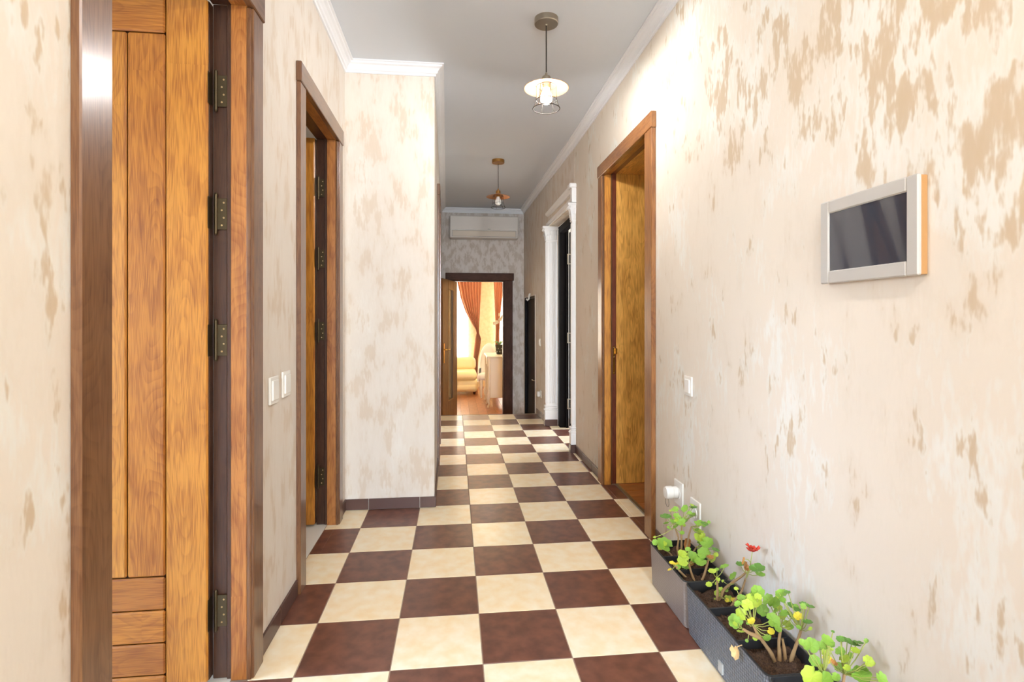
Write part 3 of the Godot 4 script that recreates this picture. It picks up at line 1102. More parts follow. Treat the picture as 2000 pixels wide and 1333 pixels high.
# ------------------------------------------------------------------ white portal with the black door
func make_portal() -> void:
	var pt := thing("trim_2", V(XR, 0, 5.05), "white portal of two fluted pilasters with leafy capitals", "portal", "", "structure")
	var X := func(x: float) -> float: return x - XR
	for side in [[4.452, 4.512, -1.0], [5.598, 5.659, 1.0]]:
		var d0: float = side[0] - 5.05
		var d1: float = side[1] - 5.05
		var far: bool = side[2] > 0
		var x0: float = 0.977 if far else 1.003
		var x1: float = x0 + 0.118
		# shaft: a slab with raised flutes on the broad faces and the hall face
		var st := begin()
		hbox(st, X.call(x0), X.call(x1), 0.215, 1.995, d0 + 0.006, d1 - 0.006, 0.003)
		for k in 4:
			var fx := x0 + 0.016 + k * 0.0287
			for z in [d0 + 0.006, d1 - 0.006]:
				hbox(st, X.call(fx - 0.009), X.call(fx + 0.009), 0.24, 1.975, z - 0.006, z + 0.006, 0.005)
		hbox(st, X.call(x0) - 0.005, X.call(x0) + 0.005, 0.24, 1.975, d0 + 0.015, d1 - 0.015, 0.004)
		obj("shaft", st, M.plaster_white, pt)
		# plinth with mouldings
		st = begin()
		hbox(st, X.call(x0 - 0.012), X.call(x1 + 0.004), 0.068, 0.165, d0 - 0.004, d1 + 0.0, 0.003)
		hbox(st, X.call(x0 - 0.022), X.call(x1 + 0.006), 0.160, 0.188, d0 - 0.008, d1 + 0.0, 0.012)
		hbox(st, X.call(x0 - 0.010), X.call(x1 + 0.004), 0.188, 0.205, d0 - 0.003, d1 + 0.0, 0.007)
		hbox(st, X.call(x0 - 0.016), X.call(x1 + 0.005), 0.203, 0.222, d0 - 0.006, d1 + 0.0, 0.009)
		obj("plinth", st, M.plaster_white, pt)
		part_box("skirting_tile", pt, M.skirting, X.call(x0 - 0.016), X.call(x1 + 0.004), 0.0, 0.067, d0 - 0.012, d1, 0.0015)
		# capital: bell, astragal, abacus
		st = begin()
		hbox(st, X.call(x0 - 0.008), X.call(x1 + 0.004), 1.985, 2.003, d0, d1, 0.006)
		var rows := []
		for i in 7:
			var t := i / 6.0
			var grow := 0.004 + 0.028 * t * t
			var y := 2.0 + 0.125 * t
			rows.append([V(X.call(x0 - grow), y, d0 + 0.006 - grow * 0.6), V(X.call(x1 + grow * 0.3), y, d0 + 0.006 - grow * 0.6), V(X.call(x1 + grow * 0.3), y, d1 - 0.006), V(X.call(x0 - grow), y, d1 - 0.006)])
		for i in 6:
			for j in 4:
				var q: Array = [rows[i][j], rows[i][(j + 1) % 4], rows[i + 1][(j + 1) % 4], rows[i + 1][j]]
				var n: Vector3 = (q[1] - q[0]).cross(q[3] - q[0]).normalized()
				var mid: Vector3 = (q[0] + q[2]) / 2.0 - V(X.call((x0 + x1) / 2), 0, (d0 + d1) / 2)
				if n.dot(Vector3(mid.x, 0, mid.z)) < 0.0:
					n = -n
				quad(st, q, n, [Vector2.ZERO, Vector2.ZERO, Vector2.ZERO, Vector2.ZERO])
		hbox(st, X.call(x0 - 0.040), X.call(x1 + 0.012), 2.125, 2.145, d0 - 0.016, d1, 0.004)
		obj("capital", st, M.plaster_white, pt)
		# acanthus leaves and corner scrolls, curling outwards
		var leaf := begin()
		var lr := []
		for i in 6:
			var t := i / 5.0
			var w := 0.013 * sin(PI * (0.22 + 0.7 * t))
			var out := 0.004 + 0.016 * t * t
			var y := 0.056 * t - (0.012 * maxf(0.0, t - 0.8) * 5.0)
			lr.append([Vector3(-w, y, out), Vector3(-w * 0.5, y, out + 0.003), Vector3(0, y + 0.002, out + 0.005), Vector3(w * 0.5, y, out + 0.003), Vector3(w, y, out)])
		grid(leaf, lr)
		var lm := leaf.commit()
		for tier in 2:
			for k in 4:
				var o := inst("acanthus_leaf", lm, M.plaster_white, pt)
				o.position = V(X.call(x0 + 0.014 + (k + 0.5 * tier) * 0.03 - 0.006 * tier), 2.004 + 0.05 * tier, d0 + 0.004 - 0.006 * tier)
			for k in 2:
				var o := inst("acanthus_leaf", lm, M.plaster_white, pt)
				o.position = V(X.call(x0 - 0.003 - 0.006 * tier), 2.004 + 0.05 * tier, d0 + 0.018 + k * 0.026)
				o.rotation.y = -PI / 2
		for c in [[x0 - 0.026, d0 - 0.006], [x1 + 0.0, d0 - 0.006], [x0 - 0.026, d1 - 0.016]]:
			var s := begin()
			var pts := []
			for i in 15:
				var a := i * 0.75
				var r := 0.016 - 0.0009 * i
				pts.append(Vector3(cos(a) * r * 0.7, sin(a) * r, cos(a) * r * 0.5))
			tube(s, pts, [0.0055, 0.0055, 0.005, 0.0045], 6)
			var o := obj("scroll", s, M.plaster_white, pt)
			o.position = V(X.call(c[0]), 2.105, c[1])
	# entablature: architrave between the capitals and a projecting top
	var st := begin()
	moulding(st, [Vector2(0, 5.70 - 5.05), Vector2(0, 4.43 - 5.05)], [Vector2(0.0, 2.146), Vector2(0.034, 2.146), Vector2(0.036, 2.165), Vector2(0.042, 2.168), Vector2(0.044, 2.185), Vector2(0.030, 2.192), Vector2(0.026, 2.205), Vector2(0.0, 2.207)])
	obj("architrave", st, M.plaster_white, pt)
	st = begin()
	moulding(st, [Vector2(0, 5.70 - 5.05), Vector2(0, 4.43 - 5.05)], [Vector2(0.0, 2.250), Vector2(0.022, 2.252), Vector2(0.030, 2.266), Vector2(0.044, 2.274), Vector2(0.052, 2.29), Vector2(0.052, 2.298), Vector2(0.0, 2.30)])
	obj("top_moulding", st, M.plaster_white, pt)
	part_box("frieze_block", pt, M.plaster_white, -0.040, 0.0, 2.146, 2.275, 4.432 - 5.05, 4.50 - 5.05, 0.003)
	part_box("frieze_block", pt, M.plaster_white, -0.062, 0.0, 2.27, 2.31, 4.420 - 5.05, 4.512 - 5.05, 0.008)
	# black door in the portal: frame and open leaf with bright hinges
	var dr := thing("door_7", V(1.12, 0, 5.05), "black wooden door with bright hinges inside the white portal", "door", "", "structure")
	part_box("jamb", dr, M.black_wood, -0.012, 0.045, 0.0, 2.06, 5.50 - 5.05, 5.597 - 5.05, 0.003)
	part_box("jamb", dr, M.black_wood, -0.012, 0.045, 0.0, 2.06, 4.513 - 5.05, 4.60 - 5.05, 0.003)
	part_box("head_jamb", dr, M.black_wood, -0.012, 0.045, 2.06, 2.135, 4.513 - 5.05, 5.597 - 5.05, 0.003, 2)
	part_box("rebate", dr, M.black_wood, 0.045, 0.075, 0.0, 2.09, 5.47 - 5.05, 5.597 - 5.05, 0.003)
	part_box("leaf", dr, M.black_wood, 0.080, 0.82, 0.012, 2.06, 5.435 - 5.05, 5.475 - 5.05, 0.003)
	for y in [1.775, 0.95, 0.26]:
		var s := begin()
		# an open rectangular plate: four bars round a dark centre
		cbox(s, Vector3(-0.018, -0.055, 0), Vector3(-0.010, 0.055, 0.004), 0.001)
		cbox(s, Vector3(0.016, -0.055, 0), Vector3(0.024, 0.055, 0.004), 0.001)
		cbox(s, Vector3(-0.010, -0.055, 0), Vector3(0.016, -0.044, 0.004), 0.001)
		cbox(s, Vector3(-0.010, 0.044, 0), Vector3(0.016, 0.055, 0.004), 0.001)
		var h := obj("hinge", s, M.nickel, dr)
		h.position = V(1.190 - 1.12, y, 5.434 - 5.05)

# ------------------------------------------------------------------ far room
func make_far_room() -> void:
	var d0 := BACK + 0.1
	var d1 := 11.6
	var top := 2.45
	var st := begin()
	wbox(st, -2.06, -2.0, LOW, top, d0, d1)
	wbox(st, 2.4, 2.46, LOW, top, d0, d1)
	wbox(st, -2.0, -0.4, LOW, top, d0, d0 + 0.04)
	wbox(st, 1.135, 2.4, LOW, top, d0, d0 + 0.04)
	# window wall
	wbox(st, -2.0, -1.3, LOW, top, d1, d1 + 0.2)
	wbox(st, 0.25, 0.95, LOW, top, d1, d1 + 0.2)
	wbox(st, 1.95, 2.4, LOW, top, d1, d1 + 0.2)
	wbox(st, -1.3, 0.25, LOW, -0.02, d1, d1 + 0.2)
	wbox(st, -1.3, 0.25, 2.1, top, d1, d1 + 0.2)
	wbox(st, 0.95, 1.95, LOW, -0.02, d1, d1 + 0.2)
	wbox(st, 0.95, 1.95, 2.1, top, d1, d1 + 0.2)
	struct("wall_far_room", st, M.yellow_wall, "warm yellow walls of the far living room", "wall")
	st = begin()
	wbox(st, -2.06, 2.46, top, top + 0.1, d0, d1 + 0.2)
	struct("ceiling_far_room", st, M.ceiling, "ceiling of the far living room", "ceiling")
	var fl := thing("floor_far_room", V(0, LOW, d0), "polished reddish wood plank floor of the far room", "floor", "", "structure")
	var x := -2.0
	var n := 0
	while x < 2.39:
		var s := begin()
		hbox(s, x + 0.001, x + 0.139, -0.03, 0.0, -0.1, d1 - d0, 0.0015, 2, Vector2(rng.randf(), rng.randf()))
		obj("plank", s, M.floor_wood if n % 2 else M.floor_wood_b, fl)
		x += 0.14
		n += 1
	# windows: white frame, two panes each
	n = 2
	for w in [[-1.3, 0.25], [0.95, 1.95]]:
		st = begin()
		var mid: float = (w[0] + w[1]) / 2
		for a in [w[0], mid - 0.03, w[1] - 0.06]:
			hbox(st, a, a + 0.06, -0.02, 2.1, d1 + 0.06, d1 + 0.12, 0.004)
		hbox(st, w[0], w[1], -0.02, 0.05, d1 + 0.06, d1 + 0.12, 0.004)
		hbox(st, w[0], w[1], 2.03, 2.1, d1 + 0.06, d1 + 0.12, 0.004)
		var win := struct("window_%d" % n, st, M.white, "white framed window at the %s of the far room" % ("left" if n == 2 else "right"), "window")
		for pr in [[w[0] + 0.06, mid - 0.03], [mid + 0.03, w[1] - 0.06]]:
			var s := begin()
			hbox(s, pr[0], pr[1], 0.05, 2.03, d1 + 0.085, d1 + 0.091)
			obj("pane", s, M.glass, win)
		n += 1
	# sheers
	for w in [[-1.35, 0.30, "sheer white net curtain over the far left window"], [0.93, 2.0, "sheer white net curtain over the far right window"]]:
		var rows := []
		for i in 13:
			var y := LOW + 0.02 + (2.3 - LOW) * i / 12.0
			var line := []
			for j in 61:
				var t := j / 60.0
				line.append(V(lerpf(w[0], w[1], t), y, 11.50 + 0.018 * sin(t * 70.0) + 0.006 * sin(t * 23.0 + i)))
			rows.append(line)
		st = begin()
		grid(st, rows)
		var o := obj("sheer_curtain", st, M.sheer)
		tag(o, w[2], "curtain", "net curtains of the far room")
	# orange drapes, tied back: rows of [height, left, right]
	drape("orange drape gathered in a tie-back beside the far left window", [[2.28, 0.02, 0.63], [1.94, 0.06, 0.585], [1.6, 0.13, 0.565], [1.3, 0.24, 0.545], [1.05, 0.37, 0.53], [0.92, 0.45, 0.52], [0.84, 0.47, 0.525], [0.72, 0.44, 0.57], [0.5, 0.42, 0.54], [0.3, 0.40, 0.50], [LOW + 0.02, 0.38, 0.50]], 8, 11.36)
	drape("narrow orange drape left of the far right window", [[2.28, 0.84, 1.02], [1.9, 0.84, 1.06], [1.4, 0.86, 1.0], [0.9, 0.88, 0.96], [0.3, 0.86, 0.96], [LOW + 0.02, 0.86, 0.96]], 4, 11.36)
	drape("orange drape right of the far right window's white gap", [[2.28, 1.05, 1.9], [1.9, 1.06, 1.9], [1.5, 1.10, 1.9], [1.0, 1.2, 1.9], [0.6, 1.35, 1.9], [LOW + 0.02, 1.4, 1.9]], 8, 11.30)
	# sofa
	var so := thing("sofa", V(-0.31, LOW, 10.78), "cream yellow leather sofa with rolled cushions in the far room", "sofa")
	for s in [["base", Vector3(0, 0.19, 0.0), Vector3(1.55, 0.22, 0.85), 0.07], ["seat_cushion", Vector3(0, 0.37, 0.06), Vector3(1.5, 0.18, 0.8), 0.08], ["back_cushion", Vector3(0, 0.56, -0.25), Vector3(1.5, 0.28, 0.28), 0.1], ["front_roll", Vector3(0, 0.14, 0.36), Vector3(1.52, 0.17, 0.16), 0.07]]:
		st = begin()
		rbox(st, s[1], s[2], s[3], 5)
		obj(s[0], st, M.leather, so)
	for fx in [-0.7, 0.7]:
		for fz in [-0.3, 0.32]:
			st = begin()
			lathe(st, Vector3(fx, 0, fz), [Vector2(0.02, 0), Vector2(0.03, 0.08), Vector2(0.0, 0.08)], 10)
			obj("foot", st, M.wenge, so)
	# white padded armchair between sofa and desk
	var ac := thing("armchair", V(0.58, LOW, 10.07), "white upholstered armchair with rounded back beyond the desk", "armchair")
	st = begin()
	rbox(st, Vector3(0.04, 0.40, 0), Vector3(0.36, 0.14, 0.36), 0.06, 4)
	obj("seat", st, M.upholstery, ac)
	st = begin()
	var rows := []
	for i in 9:
		var t := i / 8.0
		var line := []
		for j in 17:
			var a := PI * (-0.15 + 1.3 * j / 16.0)
			var r := 0.215 - 0.02 * t
			var y := 0.30 + (0.26 + 0.46 * pow(maxf(0.0, cos((a - 0.45 * PI) * 0.85)), 1.2)) * t
			line.append(Vector3(0.06 + cos(a) * r, y, -sin(a) * r))
		rows.append(line)
	var inner := []
	for line in rows:
		var l2 := []
		for q in line:
			l2.append(Vector3(0.06 + (q.x - 0.06) * 0.78, q.y + 0.004, q.z * 0.78))
		inner.append(l2)
	inner.reverse()
	grid(st, rows + inner)
	obj("backrest", st, M.upholstery, ac)
	for fx in [-0.08, 0.18]:
		for fz in [-0.13, 0.13]:
			st = begin()
			tube(st, [Vector3(fx, 0, fz), Vector3(fx, 0.12, fz), Vector3(fx, 0.34, fz)], [0.014, 0.022, 0.03], 8)
			obj("leg", st, M.ivory, ac)
	# desk with curved legs, its side towards the hall
	var dk := thing("desk", V(0.86, LOW, 8.86), "ivory writing desk with curved legs just inside the far room", "desk")
	part_box("desktop", dk, M.ivory, -0.32, 0.36, 0.835, 0.862, -0.02, 0.92, 0.006, 0)
	part_box("side_panel", dk, M.ivory, -0.27, 0.33, 0.16, 0.834, 0.0, 0.02, 0.003)
	part_box("side_panel", dk, M.ivory, -0.27, 0.33, 0.16, 0.834, 0.88, 0.90, 0.003)
	part_box("back_panel", dk, M.ivory, 0.31, 0.33, 0.30, 0.834, 0.021, 0.879, 0.003)
	part_box("apron", dk, M.ivory, -0.285, -0.271, 0.66, 0.834, 0.021, 0.879, 0.003)
	part_box("drawer_side", dk, M.ivory, -0.27, 0.30, 0.16, 0.655, 0.40, 0.42, 0.003)
	for q in [[-0.285, 0.005], [-0.285, 0.40], [-0.285, 0.89], [0.32, 0.005], [0.32, 0.89]]:
		st = begin()
		tube(st, [V(q[0] - 0.012, 0.0, q[1]), V(q[0] - 0.016, 0.02, q[1]), V(q[0] + 0.002, 0.06, q[1]), V(q[0] - 0.016, 0.12, q[1]), V(q[0] - 0.01, 0.18, q[1]), V(q[0] + 0.004, 0.26, q[1]), V(q[0] + 0.006, 0.83, q[1])], [0.018, 0.016, 0.014, 0.03, 0.036, 0.024, 0.022], 10)
		obj("leg", st, M.ivory, dk)
	# orchid in a black pot
	var oc := thing("orchid", V(0.795, LOW + 0.862, 9.35), "white orchid in a black faceted pot on the ivory desk", "plant")
	st = begin()
	lathe(st, Vector3.ZERO, [Vector2(0, 0), Vector2(0.055, 0), Vector2(0.058, 0.01), Vector2(0.084, 0.165), Vector2(0.078, 0.168), Vector2(0.07, 0.13), Vector2(0.0, 0.125)], 12)
	obj("pot", st, M.black_pot, oc)
	var fb := begin()
	for i in 16:
		var a := TAU * i / 8.0 + (0.4 if i > 7 else 0.0)
		var y := 0.05 + 0.055 * (i / 8)
		var r := 0.060 + (y / 0.165) * 0.025
		cbox(fb, Vector3(cos(a) * r - 0.008, y - 0.012, sin(a) * r - 0.008), Vector3(cos(a) * r + 0.008, y + 0.012, sin(a) * r + 0.008), 0.004)
	obj("pot_relief", fb, M.label_grey, oc).set_meta("kind", "stuff")
	st = begin()
	var path := [Vector3(0, 0.12, 0), Vector3(0.01, 0.3, 0), Vector3(0.0, 0.47, 0.02), Vector3(-0.03, 0.55, 0.04), Vector3(-0.09, 0.57, 0.06)]
	tube(st, path, [0.006, 0.005, 0.004, 0.003, 0.002], 6)
	obj("flower_stem", st, M.orchid_stem, oc)
	var lf := begin()
	for a in [0.3, 2.2, 3.9, 5.2]:
		var lr := []
		for i in 7:
			var t := i / 6.0
			var c := Vector3(cos(a) * 0.14 * t, 0.14 + 0.09 * sin(PI * t * 0.8), sin(a) * 0.14 * t)
			var sd := Vector3(-sin(a), 0, cos(a)) * 0.024 * sin(PI * (0.15 + 0.8 * t))
			lr.append([c - sd, c + Vector3(0, -0.004, 0), c + sd])
		grid(lf, lr)
	obj("foliage", lf, M.leaf_d, oc)
	var k := 0
	for q in [Vector3(-0.09, 0.55, 0.07), Vector3(-0.05, 0.57, 0.05), Vector3(0.01, 0.62, 0.02), Vector3(0.05, 0.66, 0.0), Vector3(0.09, 0.61, 0.0), Vector3(-0.01, 0.70, 0.0), Vector3(0.07, 0.56, 0.02)]:
		var bl := begin()
		for s in 5:
			var a := TAU * s / 5.0 + k
			var c := Vector3(cos(a), sin(a), 0.15)
			rbox(bl, c * 0.02, Vector3(0.03, 0.03, 0.006), 0.003, 2)
		var o := obj("bloom", bl, M.petal, oc)
		o.position = q
		o.rotation.y = -0.4 + 0.3 * k
		k += 1
	# ceiling lamp of the far room, out of view above the doorway
	var lamp := thing("ceiling_lamp", V(0.6, 2.45, 9.6), "round glass ceiling lamp in the far room", "lamp")
	st = begin()
	lathe(st, Vector3.ZERO, [Vector2(0, 0), Vector2(0.08, 0), Vector2(0.08, -0.03), Vector2(0, -0.03)], 20)
	obj("base", st, M.bronze, lamp)
	st = begin()
	lathe(st, Vector3(0, -0.14, 0), [Vector2(0, 0.11), Vector2(0.06, 0.1), Vector2(0.11, 0.05), Vector2(0.12, 0), Vector2(0.11, -0.05), Vector2(0.06, -0.1), Vector2(0, -0.12)], 20)
	obj("bulb", st, M.bulb_on, lamp)
	bulb_light("far_room_light", Vector3(0, -0.14, 0), Color(1.0, 0.9, 0.72), 1.1, 0.1, lamp)

func drape(label: String, outline: Array, folds: int, d: float) -> void:
	var rows := []
	for i in outline.size():
		# three rows for each step so that the folds run smoothly
		var steps := 4 if i < outline.size() - 1 else 1
		for s in steps:
			var t := s / 4.0
			var a: Array = outline[i]
			var b: Array = outline[mini(i + 1, outline.size() - 1)]
			var y := lerpf(a[0], b[0], t)
			var l := lerpf(a[1], b[1], t)
			var r := lerpf(a[2], b[2], t)
			var line := []
			var n := folds * 8
			for j in n + 1:
				var u := float(j) / n
				var depth := 0.03 + 0.035 * clampf((r - l) / 0.5, 0.0, 1.0)
				line.append(V(lerpf(l, r, u), y, d + depth * sin(u * folds * TAU) + 0.01 * sin(u * 9.0 + y * 3.0)))
			rows.append(line)
	var st := begin()
	grid(st, rows)
	var o := obj("curtain", st, M.curtain)
	tag(o, label, "curtain", "orange drapes of the far room")

# ------------------------------------------------------------------ pendant lamps
func make_pendants() -> void:
	pendant(0.468, 2.677, "lit pendant lamp with wire cage, the nearer one in view", true, M.nickel, 0.9)
	pendant(0.421, 5.112, "unlit bronze pendant lamp with wire cage near the far door", false, M.bronze, 1.0)
	pendant(0.50, 0.05, "lit pendant lamp above the viewer", true, M.nickel, 1.25)
	pendant(0.52, -2.45, "lit pendant lamp behind the viewer", true, M.nickel, 1.3)

func pendant(x: float, d: float, label: String, lit: bool, metal: Material, e: float) -> void:
	var o := thing("pendant_lamp", V(x, CEIL, d), label, "lamp", "pendant lamps along the hall ceiling")
	var st := begin()
	lathe(st, Vector3.ZERO, [Vector2(0, 0), Vector2(0.061, 0), Vector2(0.061, -0.027), Vector2(0.059, -0.030), Vector2(0.006, -0.030), Vector2(0.005, -0.036), Vector2(0, -0.036)], 32)
	obj("canopy", st, metal, o)
	st = begin()
	tube(st, [Vector3(0, -0.03, 0), Vector3(0, -0.285, 0)], [0.0032], 8)
	obj("cord", st, M.cage, o)
	st = begin()
	lathe(st, Vector3.ZERO, [Vector2(0.003, -0.276), Vector2(0.007, -0.282), Vector2(0.008, -0.292), Vector2(0.02, -0.297), Vector2(0.023, -0.304), Vector2(0.023, -0.338), Vector2(0.018, -0.340), Vector2(0.018, -0.356), Vector2(0, -0.356)], 20)
	obj("socket", st, metal, o)
	st = begin()
	var out := [Vector2(0.022, -0.326), Vector2(0.034, -0.330), Vector2(0.06, -0.340), Vector2(0.09, -0.350), Vector2(0.113, -0.356), Vector2(0.115, -0.358), Vector2(0.113, -0.359), Vector2(0.09, -0.353), Vector2(0.06, -0.343), Vector2(0.034, -0.333), Vector2(0.022, -0.329)]
	lathe(st, Vector3.ZERO, out, 40)
	obj("shade", st, M.copper, o)
	st = begin()
	lathe(st, Vector3(0, -0.356, 0), [Vector2(0.013, 0.012), Vector2(0.014, 0.0), Vector2(0.02, -0.016), Vector2(0.028, -0.034), Vector2(0.031, -0.05), Vector2(0.028, -0.067), Vector2(0.018, -0.079), Vector2(0.0, -0.084)], 20)
	obj("bulb", st, M.bulb_on if lit else M.bulb_off, o)
	# cage: three rings and six upright wires
	st = begin()
	var w := 0.0019
	tube(st, ring_points(Vector3(0, -0.348, 0), 0.05, 28), [w], 6, true)
	tube(st, ring_points(Vector3(0, -0.418, 0), 0.053, 28), [w], 6, true)
	tube(st, ring_points(Vector3(0, -0.462, 0), 0.069, 32), [w * 1.2], 6, true)
	for k in 6:
		var a := TAU * k / 6.0 + 0.3
		var c := Vector3(cos(a), 0, sin(a))
		tube(st, [c * 0.05 + Vector3(0, -0.345, 0), c * 0.051 + Vector3(0, -0.38, 0), c * 0.053 + Vector3(0, -0.418, 0), c * 0.060 + Vector3(0, -0.444, 0), c * 0.069 + Vector3(0, -0.462, 0)], [w], 6)
	obj("cage", st, M.cage, o)
	if lit:
		bulb_light("pendant_light", Vector3(0, -0.402, 0), Color(0.98, 0.98, 0.98), 0.5 * e, 0.03, o)

# ------------------------------------------------------------------ things on the walls
func plate(called: String, at: Vector3, turn: float, label: String, category: String, group: String, w: float, h: float, rocker: bool) -> Node3D:
	# local z points out of the wall
	var o := thing(called, at, label, category, group)
	o.rotation.y = turn
	var st := begin()
	rbox(st, Vector3(0, 0, 0.0045), Vector3(w, h, 0.009), 0.003, 2)
	obj("cover_plate", st, M.white_plastic, o)
	st = begin()
	if rocker:
		rbox(st, Vector3(0, 0, 0.0105), Vector3(w - 0.026, h - 0.026, 0.008), 0.003, 2)
		obj("rocker", st, M.white_plastic, o)
	else:
		lathe(st, Vector3.ZERO, [Vector2(0.0, 0.0095), Vector2(0.019, 0.0095), Vector2(0.021, 0.012), Vector2(0.024, 0.012), Vector2(0.025, 0.009)], 20)
		var s := obj("socket_well", st, M.white_plastic, o)
		s.rotation.x = PI / 2
	return o

func make_fittings() -> void:
	var lt := PI / 2
	var rt := -PI / 2
	plate("light_switch", V(XL, 0.892, 1.995), lt, "white light switch between the left doors, nearer to the viewer", "switch", "white switches", 0.088, 0.098, true)
	plate("light_switch", V(XL, 0.898, 2.135), lt, "white light switch between the left doors, farther from the viewer", "switch", "white switches", 0.088, 0.098, true)
	plate("light_switch", V(XR, 0.852, 2.245), rt, "white light switch on the right wall above the planters", "switch", "white switches", 0.072, 0.086, true)
	plate("wall_socket", V(XR, 0.345, 2.345), rt, "white wall socket with a plug over the planters", "socket", "white wall sockets", 0.09, 0.11, false)
	plate("wall_socket", V(XR, 0.315, 2.175), rt, "white wall socket without a plug behind the geranium", "socket", "white wall sockets", 0.09, 0.11, false)
	plate("light_switch", V(xr(6.12), 0.875, 6.12), rt, "white light switch beyond the white portal", "switch", "white switches", 0.075, 0.085, true)
	plate("wall_socket", V(xr(6.08), 0.275, 6.08), rt, "white wall socket low on the wall beyond the portal", "socket", "white wall sockets", 0.08, 0.085, false)
	# plug with its ring in the near socket
	var pg := thing("plug", V(XR - 0.0125, 0.347, 2.352), "round white plug with a wire ring in the socket over the planters", "plug")
	pg.rotation.y = rt
	var st := begin()
	lathe(st, Vector3.ZERO, [Vector2(0, 0), Vector2(0.026, 0.0), Vector2(0.027, 0.004), Vector2(0.026, 0.02), Vector2(0.029, 0.024), Vector2(0.029, 0.045), Vector2(0.025, 0.055), Vector2(0.0, 0.058)], 22)
	var b := obj("body", st, M.white_plastic, pg)
	b.rotation.x = PI / 2
	st = begin()
	tube(st, ring_points(Vector3.ZERO, 0.02, 20), [0.0016], 6, true)
	var rg := obj("ring", st, M.nickel, pg)
	rg.rotation.x = PI / 2
	rg.position = Vector3(0.0, -0.045, 0.045)
	var pf := thing("plug", V(xr(6.08) - 0.0125, 0.275, 6.08), "white plug in the socket beyond the white portal", "plug")
	pf.rotation.y = rt
	st = begin()
	rbox(st, Vector3(0, 0, 0.018), Vector3(0.05, 0.06, 0.036), 0.012, 3)
	obj("body", st, M.white_plastic, pf)
	# framed screen on the right wall
	var fx := XR
	var sc := thing("wall_screen", V(fx, 1.358, 1.211), "dark glass wall screen in a pale silver frame", "screen")
	sc.rotation.y = rt
	var w := 0.312
	var h := 0.224
	var dp := 0.026
	st = begin()
	rbox(st, Vector3(0, 0, 0.008), Vector3(w - 0.004, h - 0.004, 0.016), 0.002, 1)
	obj("back_box", st, M.frame_oak, sc)
	for s in [[-w / 2, -w / 2 + 0.032, -h / 2, h / 2], [w / 2 - 0.032, w / 2, -h / 2, h / 2], [-w / 2 + 0.032, w / 2 - 0.032, h / 2 - 0.034, h / 2], [-w / 2 + 0.032, w / 2 - 0.032, -h / 2, -h / 2 + 0.034]]:
		st = begin()
		cbox(st, Vector3(s[0], s[2], 0.0155), Vector3(s[1], s[3], dp), 0.003)
		obj("frame_bar", st, M.frame_silver, sc)
	# a sheet of glass that is not quite flat
	var rows := []
	for i in 9:
		var line := []
		for j in 25:
			var u := j / 24.0
			var v := i / 8.0
			line.append(Vector3(lerpf(-w / 2 + 0.031, w / 2 - 0.031, u), lerpf(-h / 2 + 0.033, h / 2 - 0.033, v), 0.0212 + 0.0007 * sin(u * 13.0 + v * 2.5)))
		rows.append(line)
	st = begin()
	grid(st, rows)
	cbox(st, Vector3(-w / 2 + 0.031, -h / 2 + 0.033, 0.013), Vector3(w / 2 - 0.031, h / 2 - 0.033, 0.0195), 0.0)
	obj("screen_glass", st, M.screen, sc)
	# air conditioner on the end wall
	var ac := thing("air_conditioner", V(0.404, 2.405, BACK), "pale grey split air conditioner over the far doorway", "air conditioner")
	st = begin()
	rbox(st, Vector3(0, 0, 0.095), Vector3(0.94, 0.305, 0.19), 0.018, 3)
	obj("body", st, M.grey_plastic, ac)
	st = begin()
	rbox(st, Vector3(0, 0.052, 0.186), Vector3(0.925, 0.186, 0.016), 0.006, 2)
	obj("front_panel", st, M.grey_plastic, ac)
	st = begin()
	rbox(st, Vector3(0, -0.092, 0.183), Vector3(0.86, 0.078, 0.018), 0.006, 2)
	obj("air_flap", st, M.flap, ac)
	st = begin()
	cbox(st, Vector3(-0.45, -0.047, 0.184), Vector3(0.45, -0.041, 0.1945), 0.001)
	obj("trim_strip", st, M.white, ac)
	st = begin()
	cbox(st, Vector3(-0.438, -0.134, 0.178), Vector3(0.438, -0.131, 0.1905), 0.0)
	cbox(st, Vector3(-0.438, -0.054, 0.178), Vector3(0.438, -0.051, 0.1905), 0.0)
	cbox(st, Vector3(-0.438, -0.134, 0.178), Vector3(-0.434, -0.051, 0.1905), 0.0)
	cbox(st, Vector3(0.434, -0.134, 0.178), Vector3(0.438, -0.051, 0.1905), 0.0)
	obj("flap_gap", st, M.seam, ac)
	st = begin()
	cbox(st, Vector3(0.045, -0.036, 0.193), Vector3(0.085, -0.028, 0.1955), 0.001)
	obj("badge", st, M.steel, ac)

# ------------------------------------------------------------------ planters
func make_planters() -> void:
	planter("brownish plastic planter, the farthest of the row along the wall", 1.869, 2.226, M.planter_brown, [1.975, 2.090], 0.15, false)
	planter("anthracite wicker-pattern planter with a pale tag in the row's middle", 1.352, 1.866, M.planter_grey, [1.520, 1.700], 0.146, true)
	planter("anthracite wicker-pattern planter nearest the viewer at the frame's edge", 0.835, 1.348, M.planter_grey, [1.005, 1.180], 0.146, false)
	# a dry leaf caught on the edge of the middle planter
	var o := inst("dry_leaf", leaf_shape(9), M.dry)
	var up := Vector3(-0.9, 0.25, 0.35).normalized()
	var down := (Vector3(0.1, -1, 0.25) - up * Vector3(0.1, -1, 0.25).dot(up)).normalized()
	o.basis = Basis(down, up, down.cross(up)).scaled_local(Vector3(0.021, 0.03, 0.017))
	o.position = V(0.832, 0.160, 1.488)
	var st := begin()
	var inv := o.transform.affine_inverse()
	tube(st, [inv * V(0.832, 0.162, 1.488), inv * V(0.834, 0.178, 1.486), inv * V(0.846, 0.184, 1.482)], [0.07], 5)
	obj("leaf_stalk", st, M.dry, o)
	tag(o, "pale dry leaf hanging over the rim of the middle planter", "leaf")

